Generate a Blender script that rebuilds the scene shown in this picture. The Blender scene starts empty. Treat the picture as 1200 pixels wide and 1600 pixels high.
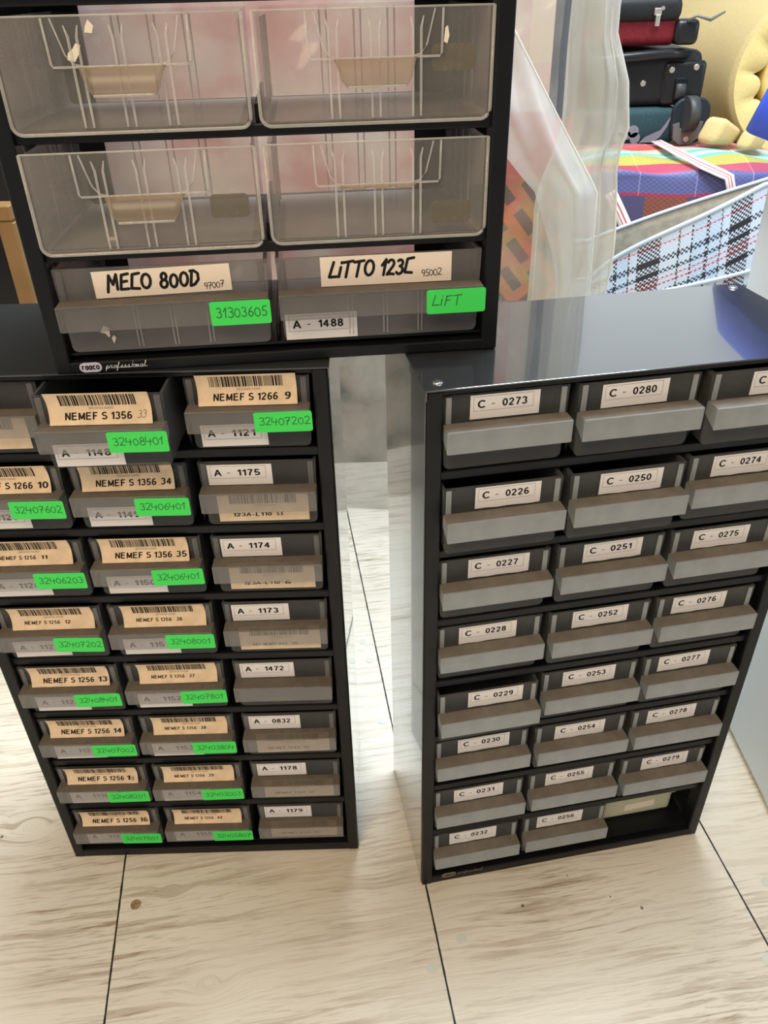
import bpy, bmesh, math, random
from mathutils import Vector, Matrix
random.seed(7)
SC = bpy.context.scene
COL = SC.collection
PI = math.pi

# ------------------------------------------------------------------ camera
CAM_H, PITCH, ROLL, FPX = 0.77677, 0.58837, -0.02484, 1237.26
cd = bpy.data.cameras.new('camera')
cam = bpy.data.objects.new('camera', cd)
COL.objects.link(cam)
fw = Vector((0, math.cos(PITCH), -math.sin(PITCH)))
up0 = Vector((0, math.sin(PITCH), math.cos(PITCH)))
rt0 = Vector((1, 0, 0))
c_, s_ = math.cos(ROLL), math.sin(ROLL)
rt = c_ * rt0 + s_ * up0
up = -s_ * rt0 + c_ * up0
M = Matrix((rt, up, -fw)).transposed().to_4x4()
M.translation = Vector((0, 0, CAM_H))
cam.matrix_world = M
cd.sensor_fit = 'VERTICAL'
cd.sensor_height = 24.0
cd.sensor_width = 18.0
cd.lens = FPX / 1600 * 24.0
cd.clip_start = 0.02
SC.camera = cam

# ------------------------------------------------------------------ world + light + exposure
SC.view_settings.view_transform = 'Standard'
SC.view_settings.look = 'None'
SC.view_settings.gamma = 1
SC.view_settings.exposure = 0.0
SC.cycles.transparent_max_bounces = 40
SC.cycles.max_bounces = 10
w = bpy.data.worlds.new('world')
SC.world = w
w.use_nodes = True
bg = w.node_tree.nodes['Background']
bg.inputs[0].default_value = (0.86, 0.90, 1.0, 1)
bg.inputs[1].default_value = 0.30


def area(name, loc, target, sx, sy, power, color):
    d = bpy.data.lights.new(name, 'AREA')
    d.shape = 'RECTANGLE'
    d.size, d.size_y = sx, sy
    d.energy = power
    d.color = color
    o = bpy.data.objects.new(name, d)
    COL.objects.link(o)
    o.location = loc
    o.rotation_euler = (Vector(target) - Vector(loc)).to_track_quat('-Z', 'Y').to_euler()
    return o


area('skylight_daylight', (0.40, 1.25, 2.62), (0.2, 0.95, 0), 1.5, 1.0, 122, (0.79, 0.91, 1.0))
area('window_daylight', (2.55, 0.9, 1.35), (0.2, 0.9, 0.3), 1.2, 1.3, 15, (0.84, 0.93, 1.0))
area('room_lamp_light', (-0.5, -0.9, 2.2), (-0.1, 0.5, 0.3), 0.9, 0.9, 36, (1.0, 0.78, 0.50))
area('added_reflection_light', (1.25, 3.53, 1.72), (1.25, 0, 1.72), 1.5, 1.2, 6.5, (0.93, 0.97, 1.0))  # added light behind the back wall, brightens the right cabinet top's reflection


# ------------------------------------------------------------------ material helpers
def mat(name):
    m = bpy.data.materials.new(name)
    m.use_nodes = True
    nt = m.node_tree
    return m, nt, nt.nodes['Principled BSDF'], nt.nodes['Material Output']


def plain(name, col, rough=0.5, metal=0.0, spec=0.5, coat=0.0, noise=0.0, nscale=60, rnoise=0.0, bump=0.0):
    m, nt, b, out = mat(name)
    b.inputs['Base Color'].default_value = (*col, 1)
    b.inputs['Roughness'].default_value = rough
    b.inputs['Metallic'].default_value = metal
    b.inputs['Specular IOR Level'].default_value = spec
    b.inputs['Coat Weight'].default_value = coat
    if noise or rnoise or bump:
        tc = nt.nodes.new('ShaderNodeTexCoord')
        nz = nt.nodes.new('ShaderNodeTexNoise')
        nz.inputs['Scale'].default_value = nscale
        nz.inputs['Detail'].default_value = 4
        nt.links.new(tc.outputs['Object'], nz.inputs['Vector'])
        if noise:
            mr = nt.nodes.new('ShaderNodeMapRange')
            mr.inputs['From Min'].default_value = 0.3
            mr.inputs['From Max'].default_value = 0.7
            mr.inputs['To Min'].default_value = 1 - noise
            mr.inputs['To Max'].default_value = 1 + noise
            nt.links.new(nz.outputs['Fac'], mr.inputs['Value'])
            mx = nt.nodes.new('ShaderNodeMix')
            mx.data_type = 'RGBA'
            mx.blend_type = 'MULTIPLY'
            mx.inputs['Factor'].default_value = 1
            mx.inputs['A'].default_value = (*col, 1)
            nt.links.new(mr.outputs['Result'], mx.inputs['B'])
            nt.links.new(mx.outputs['Result'], b.inputs['Base Color'])
        if rnoise:
            mr = nt.nodes.new('ShaderNodeMapRange')
            mr.inputs['From Min'].default_value = 0.3
            mr.inputs['From Max'].default_value = 0.7
            mr.inputs['To Min'].default_value = max(0.02, rough - rnoise)
            mr.inputs['To Max'].default_value = rough + rnoise
            nt.links.new(nz.outputs['Fac'], mr.inputs['Value'])
            nt.links.new(mr.outputs['Result'], b.inputs['Roughness'])
        if bump:
            bp = nt.nodes.new('ShaderNodeBump')
            bp.inputs['Strength'].default_value = bump
            bp.inputs['Distance'].default_value = 0.002
            nt.links.new(nz.outputs['Fac'], bp.inputs['Height'])
            nt.links.new(bp.outputs['Normal'], b.inputs['Normal'])
    return m


def thin(name, col, opac, tint=(1, 1, 1), rough=0.3, gloss=0.5, transl=0.0, nscale=40, namp=0.15):
    """thin translucent sheet: part see-through, part scattering, with a plastic sheen"""
    m, nt, b, out = mat(name)
    b.inputs['Base Color'].default_value = (*col, 1)
    b.inputs['Roughness'].default_value = rough
    b.inputs['Specular IOR Level'].default_value = gloss
    tr = nt.nodes.new('ShaderNodeBsdfTransparent')
    tr.inputs[0].default_value = (*tint, 1)
    surf = b.outputs[0]
    if transl:
        tl = nt.nodes.new('ShaderNodeBsdfTranslucent')
        tl.inputs[0].default_value = (*col, 1)
        ms = nt.nodes.new('ShaderNodeMixShader')
        ms.inputs[0].default_value = transl
        nt.links.new(b.outputs[0], ms.inputs[1])
        nt.links.new(tl.outputs[0], ms.inputs[2])
        surf = ms.outputs[0]
    # facing: a sheet seen edge-on is more opaque
    lw = nt.nodes.new('ShaderNodeLayerWeight')
    lw.inputs[0].default_value = 0.35
    tc = nt.nodes.new('ShaderNodeTexCoord')
    nz = nt.nodes.new('ShaderNodeTexNoise')
    nz.inputs['Scale'].default_value = nscale
    nz.inputs['Detail'].default_value = 3
    nt.links.new(tc.outputs['Object'], nz.inputs['Vector'])
    mr = nt.nodes.new('ShaderNodeMapRange')
    mr.inputs['From Min'].default_value = 0.3
    mr.inputs['From Max'].default_value = 0.7
    mr.inputs['To Min'].default_value = opac - namp * opac
    mr.inputs['To Max'].default_value = opac + namp * opac
    nt.links.new(nz.outputs['Fac'], mr.inputs['Value'])
    ad = nt.nodes.new('ShaderNodeMath')
    ad.operation = 'MULTIPLY_ADD'
    ad.use_clamp = True
    nt.links.new(lw.outputs['Facing'], ad.inputs[0])
    ad.inputs[1].default_value = (1 - opac) * 0.6
    nt.links.new(mr.outputs['Result'], ad.inputs[2])
    mix = nt.nodes.new('ShaderNodeMixShader')
    nt.links.new(ad.outputs[0], mix.inputs[0])
    nt.links.new(tr.outputs[0], mix.inputs[1])
    nt.links.new(surf, mix.inputs[2])
    nt.links.new(mix.outputs[0], out.inputs[0])
    return m


MT = {}
MT['black'] = plain('black_plastic', (0.005, 0.0055, 0.0065), 0.42, spec=0.28, rnoise=0.08, nscale=30)
MT['blackdeep'] = plain('black_inside', (0.006, 0.006, 0.007), 0.6, spec=0.2)
MT['steel'] = plain('dark_lacquered_steel', (0.034, 0.037, 0.038), 0.17, metal=0.12, spec=0.9, coat=1.0, rnoise=0.05, nscale=9)
MT['chrome'] = plain('bright_metal', (0.75, 0.74, 0.7), 0.25, metal=1.0)
MT['grey'] = thin('smoky_drawer_plastic', (0.15, 0.152, 0.15), 0.20, (0.74, 0.74, 0.74), 0.30, 0.5)
MT['frost'] = thin('frosted_handle_plastic', (0.36, 0.345, 0.335), 0.22, (0.90, 0.90, 0.90), 0.38, 0.5)
MT['frost2'] = thin('dusty_frosted_handle_plastic', (0.40, 0.42, 0.43), 0.60, (0.8, 0.8, 0.8), 0.42, 0.5)
MT['dust'] = thin('dusty_ledge', (0.20, 0.168, 0.135), 0.50, (0.78, 0.76, 0.73), 0.8, 0.15, nscale=90)
MT['dust2'] = thin('grey_brown_dusty_ledge', (0.225, 0.195, 0.16), 0.66, (0.78, 0.76, 0.73), 0.8, 0.15, nscale=90)
MT['clear'] = thin('clear_drawer_plastic', (0.66, 0.64, 0.60), 0.095, (0.965, 0.945, 0.935), 0.16, 0.7)
MT['smoke'] = thin('smoky_grip_plastic', (0.30, 0.285, 0.28), 0.26, (0.84, 0.83, 0.83), 0.22, 0.7)
MT['clearrim'] = thin('clear_moulded_rib', (0.85, 0.83, 0.78), 0.28, (0.97, 0.96, 0.95), 0.10, 1.0)
MT['cleardust'] = thin('dusty_clear_plastic', (0.50, 0.45, 0.37), 0.38, (0.88, 0.86, 0.82), 0.4, 0.4)
MT['tabdust'] = thin('dusty_pull_tab', (0.44, 0.36, 0.26), 0.24, (0.90, 0.86, 0.82), 0.3, 0.5)
MT['oldplastic'] = plain('yellowed_plastic', (0.55, 0.55, 0.40), 0.4)
MT['white'] = plain('white_label_paper', (0.80, 0.755, 0.74), 0.6)
MT['cream'] = plain('cream_label_paper', (0.80, 0.60, 0.40), 0.65, noise=0.12, nscale=90)
MT['creamw'] = plain('pale_label_paper', (0.86, 0.74, 0.62), 0.6)
MT['ink'] = plain('black_ink', (0.012, 0.012, 0.014), 0.6, spec=0.2)
MT['faint'] = plain('thin_grey_print', (0.25, 0.2, 0.16), 0.7)
MT['pen'] = plain('dark_green_pen', (0.02, 0.10, 0.035), 0.6)
MT['green'] = plain('green_sticker', (0.045, 0.72, 0.10), 0.5)
MT['lilac'] = plain('badge_lilac_white', (0.62, 0.60, 0.72), 0.4)
MT['gold'] = plain('badge_dull_gold', (0.22, 0.17, 0.11), 0.4)
MT['silverink'] = plain('badge_silver_print', (0.75, 0.75, 0.75), 0.4)
MT['scrap'] = plain('torn_paper', (0.80, 0.72, 0.58), 0.8)
MT['stain'] = thin('glue_stain', (0.20, 0.16, 0.10), 0.45, (0.8, 0.77, 0.7), 0.7, 0.2, nscale=200, namp=0.5)


# ------------------------------------------------------------------ mesh helpers
def finish(name, bm, mats, parent=None, loc=(0, 0, 0), rot=(0, 0, 0), smooth=False):
    bmesh.ops.recalc_face_normals(bm, faces=bm.faces[:])
    me = bpy.data.meshes.new(name)
    bm.to_mesh(me)
    bm.free()
    for m in (mats if isinstance(mats, (list, tuple)) else [mats]):
        me.materials.append(m)
    if smooth:
        for p in me.polygons:
            p.use_smooth = True
    o = bpy.data.objects.new(name, me)
    COL.objects.link(o)
    o.parent = parent
    o.location = loc
    o.rotation_euler = rot
    return o


def link(name, me, parent=None, loc=(0, 0, 0), rot=(0, 0, 0)):
    o = bpy.data.objects.new(name, me)
    COL.objects.link(o)
    o.parent = parent
    o.location = loc
    o.rotation_euler = rot
    return o


def empty(name, loc, rz=0.0):
    o = bpy.data.objects.new(name, None)
    o.empty_display_size = 0.05
    COL.objects.link(o)
    o.location = loc
    o.rotation_euler = (0, 0, rz)
    return o


def tag(o, label, cat=None, group=None, kind=None):
    if label:
        o['label'] = label
    if cat:
        o['category'] = cat
    if group:
        o['group'] = group
    if kind:
        o['kind'] = kind
    return o


def box(bm, x0, x1, y0, y1, z0, z1, bev=0.0, seg=2, mi=0):
    vs = [bm.verts.new((x, y, z)) for z in (z0, z1) for y in (y0, y1) for x in (x0, x1)]
    fs = [(0, 2, 3, 1), (4, 5, 7, 6), (0, 1, 5, 4), (2, 6, 7, 3), (0, 4, 6, 2), (1, 3, 7, 5)]
    F = [bm.faces.new([vs[i] for i in f]) for f in fs]
    for f in F:
        f.material_index = mi
    if bev > 0:
        es = list({e for f in F for e in f.edges})
        r = bmesh.ops.bevel(bm, geom=es, offset=bev, segments=seg, profile=0.5, affect='EDGES')
        for f in r['faces']:
            f.material_index = mi
    return F


def quad(bm, pts, mi=0):
    f = bm.faces.new([bm.verts.new(p) for p in pts])
    f.material_index = mi
    return f


def tube(bm, pts, r, n=8, mi=0, cap=True):
    pts = [Vector(p) for p in pts]
    rings = []
    for i, p in enumerate(pts):
        d = (pts[min(i + 1, len(pts) - 1)] - pts[max(i - 1, 0)]).normalized()
        a = Vector((0, 0, 1)) if abs(d.z) < 0.9 else Vector((1, 0, 0))
        u = d.cross(a).normalized()
        v = d.cross(u)
        rr = r[i] if isinstance(r, (list, tuple)) else r
        rings.append([bm.verts.new(p + (u * math.cos(2 * PI * k / n) + v * math.sin(2 * PI * k / n)) * rr) for k in range(n)])
    for i in range(len(rings) - 1):
        for k in range(n):
            f = bm.faces.new((rings[i][k], rings[i][(k + 1) % n], rings[i + 1][(k + 1) % n], rings[i + 1][k]))
            f.material_index = mi
            f.smooth = True
    if cap:
        for R_ in (rings[0], rings[-1]):
            f = bm.faces.new(R_)
            f.material_index = mi


def cyl(bm, c, axis, r, h, n=20, mi=0, r2=None):
    c = Vector(c)
    axis = Vector(axis).normalized()
    r2 = r if r2 is None else r2
    tube(bm, [c, c + axis * h], [r, r2], n, mi)


def rrect(w_, d_, r, n=5):
    pts = []
    for cx, cy, a0 in ((w_ - r, d_ - r, 0), (r, d_ - r, PI / 2), (r, r, PI), (w_ - r, r, 1.5 * PI)):
        for k in range(n + 1):
            a = a0 + PI / 2 * k / n
            pts.append((cx + r * math.cos(a), cy + r * math.sin(a)))
    return pts


# ------------------------------------------------------------------ print: type, handwriting, bar codes
def arc(cx, cy, rx, ry, a0, a1, n=8):
    return [(cx + rx * math.cos(math.radians(a0 + (a1 - a0) * k / n)), cy + ry * math.sin(math.radians(a0 + (a1 - a0) * k / n))) for k in range(n + 1)]


GL = {  # plain grotesque type as centre lines, cap height 1
    '0': [arc(.28, .5, .20, .43, 90, 450, 14)],
    '1': [[(.06, .70), (.22, .80), (.31, .96), (.31, .0)]],
    '2': [arc(.27, .70, .20, .23, 170, -38, 9) + [(.08, .07), (.52, .07)]],
    '3': [arc(.27, .72, .18, .21, 160, -80, 8), arc(.27, .28, .21, .22, 85, -160, 9)],
    '4': [[(.40, .0), (.40, .94), (.05, .30), (.56, .30)]],
    '5': [[(.49, .93), (.15, .93), (.10, .50)] + arc(.28, .30, .21, .23, 125, -155, 9)],
    '6': [arc(.29, .30, .20, .23, 180, 540, 12), arc(.31, .48, .22, .45, 180, 55, 7)],
    '7': [[(.05, .93), (.51, .93), (.32, .52), (.22, .0)]],
    '8': [arc(.28, .73, .17, .20, 270, -90, 10), arc(.28, .28, .20, .22, 90, 450, 12)],
    '9': [arc(.27, .69, .20, .23, 0, 360, 12), arc(.25, .52, .22, .45, 0, -125, 7)],
    'A': [[(.03, .0), (.33, .97), (.63, .0)], [(.15, .33), (.51, .33)]],
    'C': [arc(.38, .5, .31, .44, 42, 318, 14)],
    'N': [[(.10, .0), (.10, .97), (.56, .03), (.56, 1.0)]],
    'E': [[(.56, .93), (.10, .93), (.10, .07), (.58, .07)], [(.10, .52), (.53, .52)]],
    'M': [[(.10, .0), (.10, .95), (.38, .12), (.66, .95), (.66, .0)]],
    'F': [[(.53, .93), (.10, .93), (.10, .0)], [(.10, .50), (.47, .50)]],
    'S': [arc(.31, .725, .22, .205, 25, 265, 9) + arc(.31, .285, .24, .215, 80, -155, 10)],
    'L': [[(.10, 1.0), (.10, .07), (.53, .07)]],
    'R': [[(.10, .0), (.10, .93), (.36, .93)] + arc(.36, .71, .19, .22, 70, -70, 6) + [(.10, .49)], [(.32, .49), (.58, .0)]],
    'T': [[(.03, .93), (.59, .93)], [(.31, .93), (.31, .0)]],
    '-': [[(.04, .36), (.30, .36)]],
    '.': [[(.06, .0), (.06, .13)]],
    'r': [[(.10, .0), (.10, .72)], arc(.34, .42, .22, .24, 175, 75, 5)],
    'a': [arc(.27, .34, .20, .30, 40, 400, 12), [(.49, .72), (.49, .0)]],
    'c': [arc(.30, .36, .22, .31, 45, 315, 10)],
    'o': [arc(.30, .36, .23, .31, 90, 450, 12)],
}


HW = {  # handwriting as pen strokes in a unit-high box
    '0': [arc(.3, .42, .26, .42, 90, 450, 12)],
    '1': [[(.08, .62), (.36, 1.0), (.30, .5), (.26, 0)]],
    '2': [arc(.3, .74, .24, .26, 160, -30, 7) + [(.06, .02), (.3, .06), (.6, .02)]],
    '3': [arc(.28, .76, .22, .22, 140, -90, 7) + arc(.28, .28, .26, .27, 90, -150, 7)],
    '4': [[(.08, 1.0), (.0, .42), (.3, .40), (.60, .44)], [(.50, .74), (.46, .35), (.42, -.06)]],
    '5': [[(.55, .98), (.2, .96), (.14, .56)] + arc(.27, .3, .25, .28, 100, -140, 8)],
    '6': [[(.46, 1.0), (.2, .7), (.08, .34)] + arc(.3, .27, .22, .26, 170, 520, 10)],
    '7': [[(.05, .92), (.3, .98), (.6, .96), (.36, .5), (.22, -.04)], [(.16, .5), (.55, .54)]],
    '8': [arc(.3, .74, .19, .23, 270, -90, 10) + arc(.3, .25, .25, .26, 90, 450, 10)],
    '9': [arc(.3, .70, .22, .26, 20, 380, 10) + [(.5, .5), (.36, .0)]],
    'M': [[(0, -.12), (.14, .96), (.40, .35), (.66, 1.0), (.70, .02)]],
    'E': [[(.6, .98), (.16, .92), (.06, .05), (.6, .06)], [(.1, .5), (.5, .54)]],
    'C': [[(.62, .98), (.16, .92), (.06, .08), (.6, .04)]],
    'O': [arc(.34, .48, .32, .46, 80, 440, 12)],
    'D': [[(.16, .95), (.06, .02), (.36, .1), (.62, .4), (.58, .8), (.3, 1.0), (.02, .98)]],
    'L': [[(.30, 1.0), (.05, .06), (.62, .08)]],
    'i': [[(.16, .66), (.06, .02)], [(.2, .92), (.21, .98)]],
    'T': [[(.0, .92), (.72, 1.0)], [(.38, .96), (.26, .0)]],
    'F': [[(.28, .98), (.06, .0)], [(.22, .95), (.7, .98)], [(.16, .52), (.54, .56)]],
    'p': [[(-.1, .0), (.10, .5), (-.02, -.4)], arc(.18, .25, .16, .22, 110, -140, 7), [(.12, .02), (.5, .1)]],
    'r': [[(-.1, .1), (.10, .5), (.20, .42), (.30, .46), (.26, .05), (.52, .12)]],
    'o': [arc(.2, .24, .18, .22, 60, 420, 9), [(.3, .44), (.52, .36)]],
    'f': [[(-.1, .1), (.14, .4), (.26, .95), (.18, 1.0), (.10, .4), (.02, -.42), (-.04, -.3), (.18, .1), (.5, .14)]],
    'e': [[(-.1, .1), (.3, .3), (.22, .48), (.08, .3), (.14, .04), (.5, .12)]],
    's': [[(-.1, .05), (.18, .5), (.26, .15), (.08, .02), (.5, .1)]],
    'n': [[(-.1, .1), (.02, .45), (.02, .0), (.2, .45), (.28, .38), (.26, .03), (.5, .12)]],
    'a': [arc(.18, .22, .18, .22, 60, 400, 9), [(.36, .46), (.34, .04), (.54, .12)]],
    'l': [[(-.1, .1), (.16, .6), (.24, 1.0), (.14, .95), (.08, .1), (.3, .04), (.5, .14)]],
}


class Sheet:
    """a paper label lying in local x (right) / z (up), its face towards -y"""

    def __init__(self, w_, h, t=0.00018, bend=None, nz=1, corner=0.0, skew=None):
        self.w, self.h, self.t = w_, h, t
        self.bend = bend
        self.V, self.F, self.MI = [], [], []
        nx = 6 if skew else 1
        if corner:
            out = rrect(w_, h, corner, 3)
            n = len(out)
            b0 = len(self.V)
            for yy in (-t, 0):
                self.V += [(x, yy, z) for x, z in out]
            self.F += [tuple(range(b0, b0 + n)), tuple(range(b0 + 2 * n - 1, b0 + n - 1, -1))]
            self.F += [(b0 + k, b0 + n + k, b0 + n + (k + 1) % n, b0 + (k + 1) % n) for k in range(n)]
            self.MI += [0] * (n + 2)
        else:
            b0 = len(self.V)
            for yy in (-t, 0):
                for j in range(nz + 1):
                    for i in range(nx + 1):
                        z = h * j / nz
                        if skew and j == 0:
                            z += skew * math.sin(i * 2.3)
                        self.V.append((w_ * i / nx, yy, z))
            N = (nx + 1) * (nz + 1)

            def ix(s, i, j):
                return b0 + s * N + j * (nx + 1) + i
            for s in (0, 1):
                for j in range(nz):
                    for i in range(nx):
                        self.F.append((ix(s, i, j), ix(s, i + 1, j), ix(s, i + 1, j + 1), ix(s, i, j + 1)))
            for i in range(nx):
                self.F += [(ix(0, i, 0), ix(1, i, 0), ix(1, i + 1, 0), ix(0, i + 1, 0)), (ix(0, i, nz), ix(0, i + 1, nz), ix(1, i + 1, nz), ix(1, i, nz))]
            for j in range(nz):
                self.F += [(ix(0, 0, j), ix(0, 0, j + 1), ix(1, 0, j + 1), ix(1, 0, j)), (ix(0, nx, j), ix(1, nx, j), ix(1, nx, j + 1), ix(0, nx, j + 1))]
            self.MI += [0] * len(self.F)

    def poly(self, pts, mi, lift=0.00012):
        b = len(self.V)
        self.V += [(x, -self.t - lift, z) for x, z in pts]
        self.F.append(tuple(range(b, b + len(pts))))
        self.MI.append(mi)

    def bar(self, x0, x1, z0, z1, mi, n=1):
        for k in range(n):
            a = z0 + (z1 - z0) * k / n
            c = z0 + (z1 - z0) * (k + 1) / n
            self.poly([(x0, a), (x1, a), (x1, c), (x0, c)], mi)

    def frame(self, x0, x1, z0, z1, th, mi):
        self.bar(x0, x1, z0, z0 + th, mi)
        self.bar(x0, x1, z1 - th, z1, mi)
        self.bar(x0, x0 + th, z0 + th, z1 - th, mi)
        self.bar(x1 - th, x1, z0 + th, z1 - th, mi)

    def text(self, s, x, z, cap, mi, width=None, bold=False, slant=0.0):
        pen = (0.175 if bold is True else bold) if bold else 0.115
        runs, cx = [], 0.0
        for ch in s:
            if ch == ' ':
                cx += 0.30
                continue
            for st in GL[ch]:
                run = [(cx + px, pz) for px, pz in st[:2]]
                for px, pz in st[2:]:
                    q = (cx + px, pz)
                    d1 = Vector((run[-1][0] - run[-2][0], run[-1][1] - run[-2][1])).normalized()
                    d2 = Vector((q[0] - run[-1][0], q[1] - run[-1][1])).normalized()
                    if d1.dot(d2) < -0.3:
                        runs.append(run)
                        run = [run[-1]]
                    run.append(q)
                runs.append(run)
            cx += max(px for st in GL[ch] for px, _ in st) + 0.175
        wd = cx - 0.12
        sx = cap if width is None else width / wd
        for n, R in enumerate(runs):
            P = [Vector(p) for p in R]
            closed = (P[0] - P[-1]).length < 1e-4
            L_, R_ = [], []
            m = len(P)
            for i in range(m):
                a = P[i - 1] if i else (P[-2] if closed else None)
                c = P[i + 1] if i < m - 1 else (P[1] if closed else None)
                d1 = (P[i] - a).normalized() if a is not None else None
                d2 = (c - P[i]).normalized() if c is not None else None
                d1 = d1 or d2
                d2 = d2 or d1
                n1, n2 = Vector((-d1.y, d1.x)), Vector((-d2.y, d2.x))
                b_ = n1 + n2
                b_ = b_.normalized() if b_.length > 1e-3 else n1
                k = min(1.7, 1.0 / max(0.3, b_.dot(n1)))
                L_.append(P[i] + b_ * pen / 2 * k)
                R_.append(P[i] - b_ * pen / 2 * k)
            for i in range(m - 1):
                self.poly([(x + q.x * sx + slant * q.y * cap, z + q.y * cap) for q in (L_[i], L_[i + 1], R_[i + 1], R_[i])], mi, 0.00014 + 0.000002 * ((n + i) % 5))

    def write(self, s, x, z, cap, mi, pen, adv=0.68, rise=0.0, slant=0.0, jit=0.03, narrow=1.0, lift=0.00014):
        rr = random.Random(s)
        cx = x
        n = 0
        for ch in s:
            if ch == ' ':
                cx += cap * adv * 0.7 * narrow
                continue
            ez = z + rise * (cx - x) + rr.uniform(-jit, jit) * cap
            k = cap * rr.uniform(0.95, 1.05)
            for st in HW[ch]:
                P = [(cx + (px + slant * pz) * k * narrow, ez + pz * k) for px, pz in st]
                for a, c in zip(P[:-1], P[1:]):
                    d = Vector((c[0] - a[0], c[1] - a[1]))
                    if d.length < 1e-7:
                        continue
                    nn = Vector((-d.y, d.x)).normalized() * pen / 2
                    n += 1
                    self.poly([(a[0] + nn.x, a[1] + nn.y), (c[0] + nn.x, c[1] + nn.y), (c[0] - nn.x, c[1] - nn.y), (a[0] - nn.x, a[1] - nn.y)], mi, lift + 0.000001 * (n % 7))
                for q in P:
                    n += 1
                    self.poly([(q[0] + pen / 2 * math.cos(t * PI / 3.5), q[1] + pen / 2 * math.sin(t * PI / 3.5)) for t in range(7)], mi, lift + 0.000001 * (n % 7))
            wch = max(px for st in HW[ch] for px, _ in st)
            cx += cap * narrow * (wch + adv - 0.55)
        return cx

    def barcode(self, x0, x1, z0, z1, mi, seed):
        rr = random.Random(seed)
        x = x0
        u = 0.00042
        n = 3 if self.bend else 1
        while x < x1 - u:
            wb = u * rr.choice((1, 1, 1, 2, 3))
            self.bar(x, min(x + wb, x1), z0, z1, mi, n)
            x += wb + u * rr.choice((1, 1, 1, 2))

    def obj(self, name, mats, parent, loc, rot=(0, 0, 0)):
        V = self.V
        if self.bend:
            k, h = self.bend, self.h
            V = [(x, y - k * (2 * z / h - 1) ** 2, z) for x, y, z in V]
        me = bpy.data.meshes.new(name)
        me.from_pydata(V, [], self.F)
        me.update()
        for m in mats:
            me.materials.append(m)
        me.polygons.foreach_set('material_index', self.MI)
        return link(name, me, parent, loc, rot)


# ================================================================== SETTING
KNOTS = ((-0.1218, 0.3969, 0.022), (-0.3224, 0.5999, 0.030), (-0.1623, 0.4965, 0.014))


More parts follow.
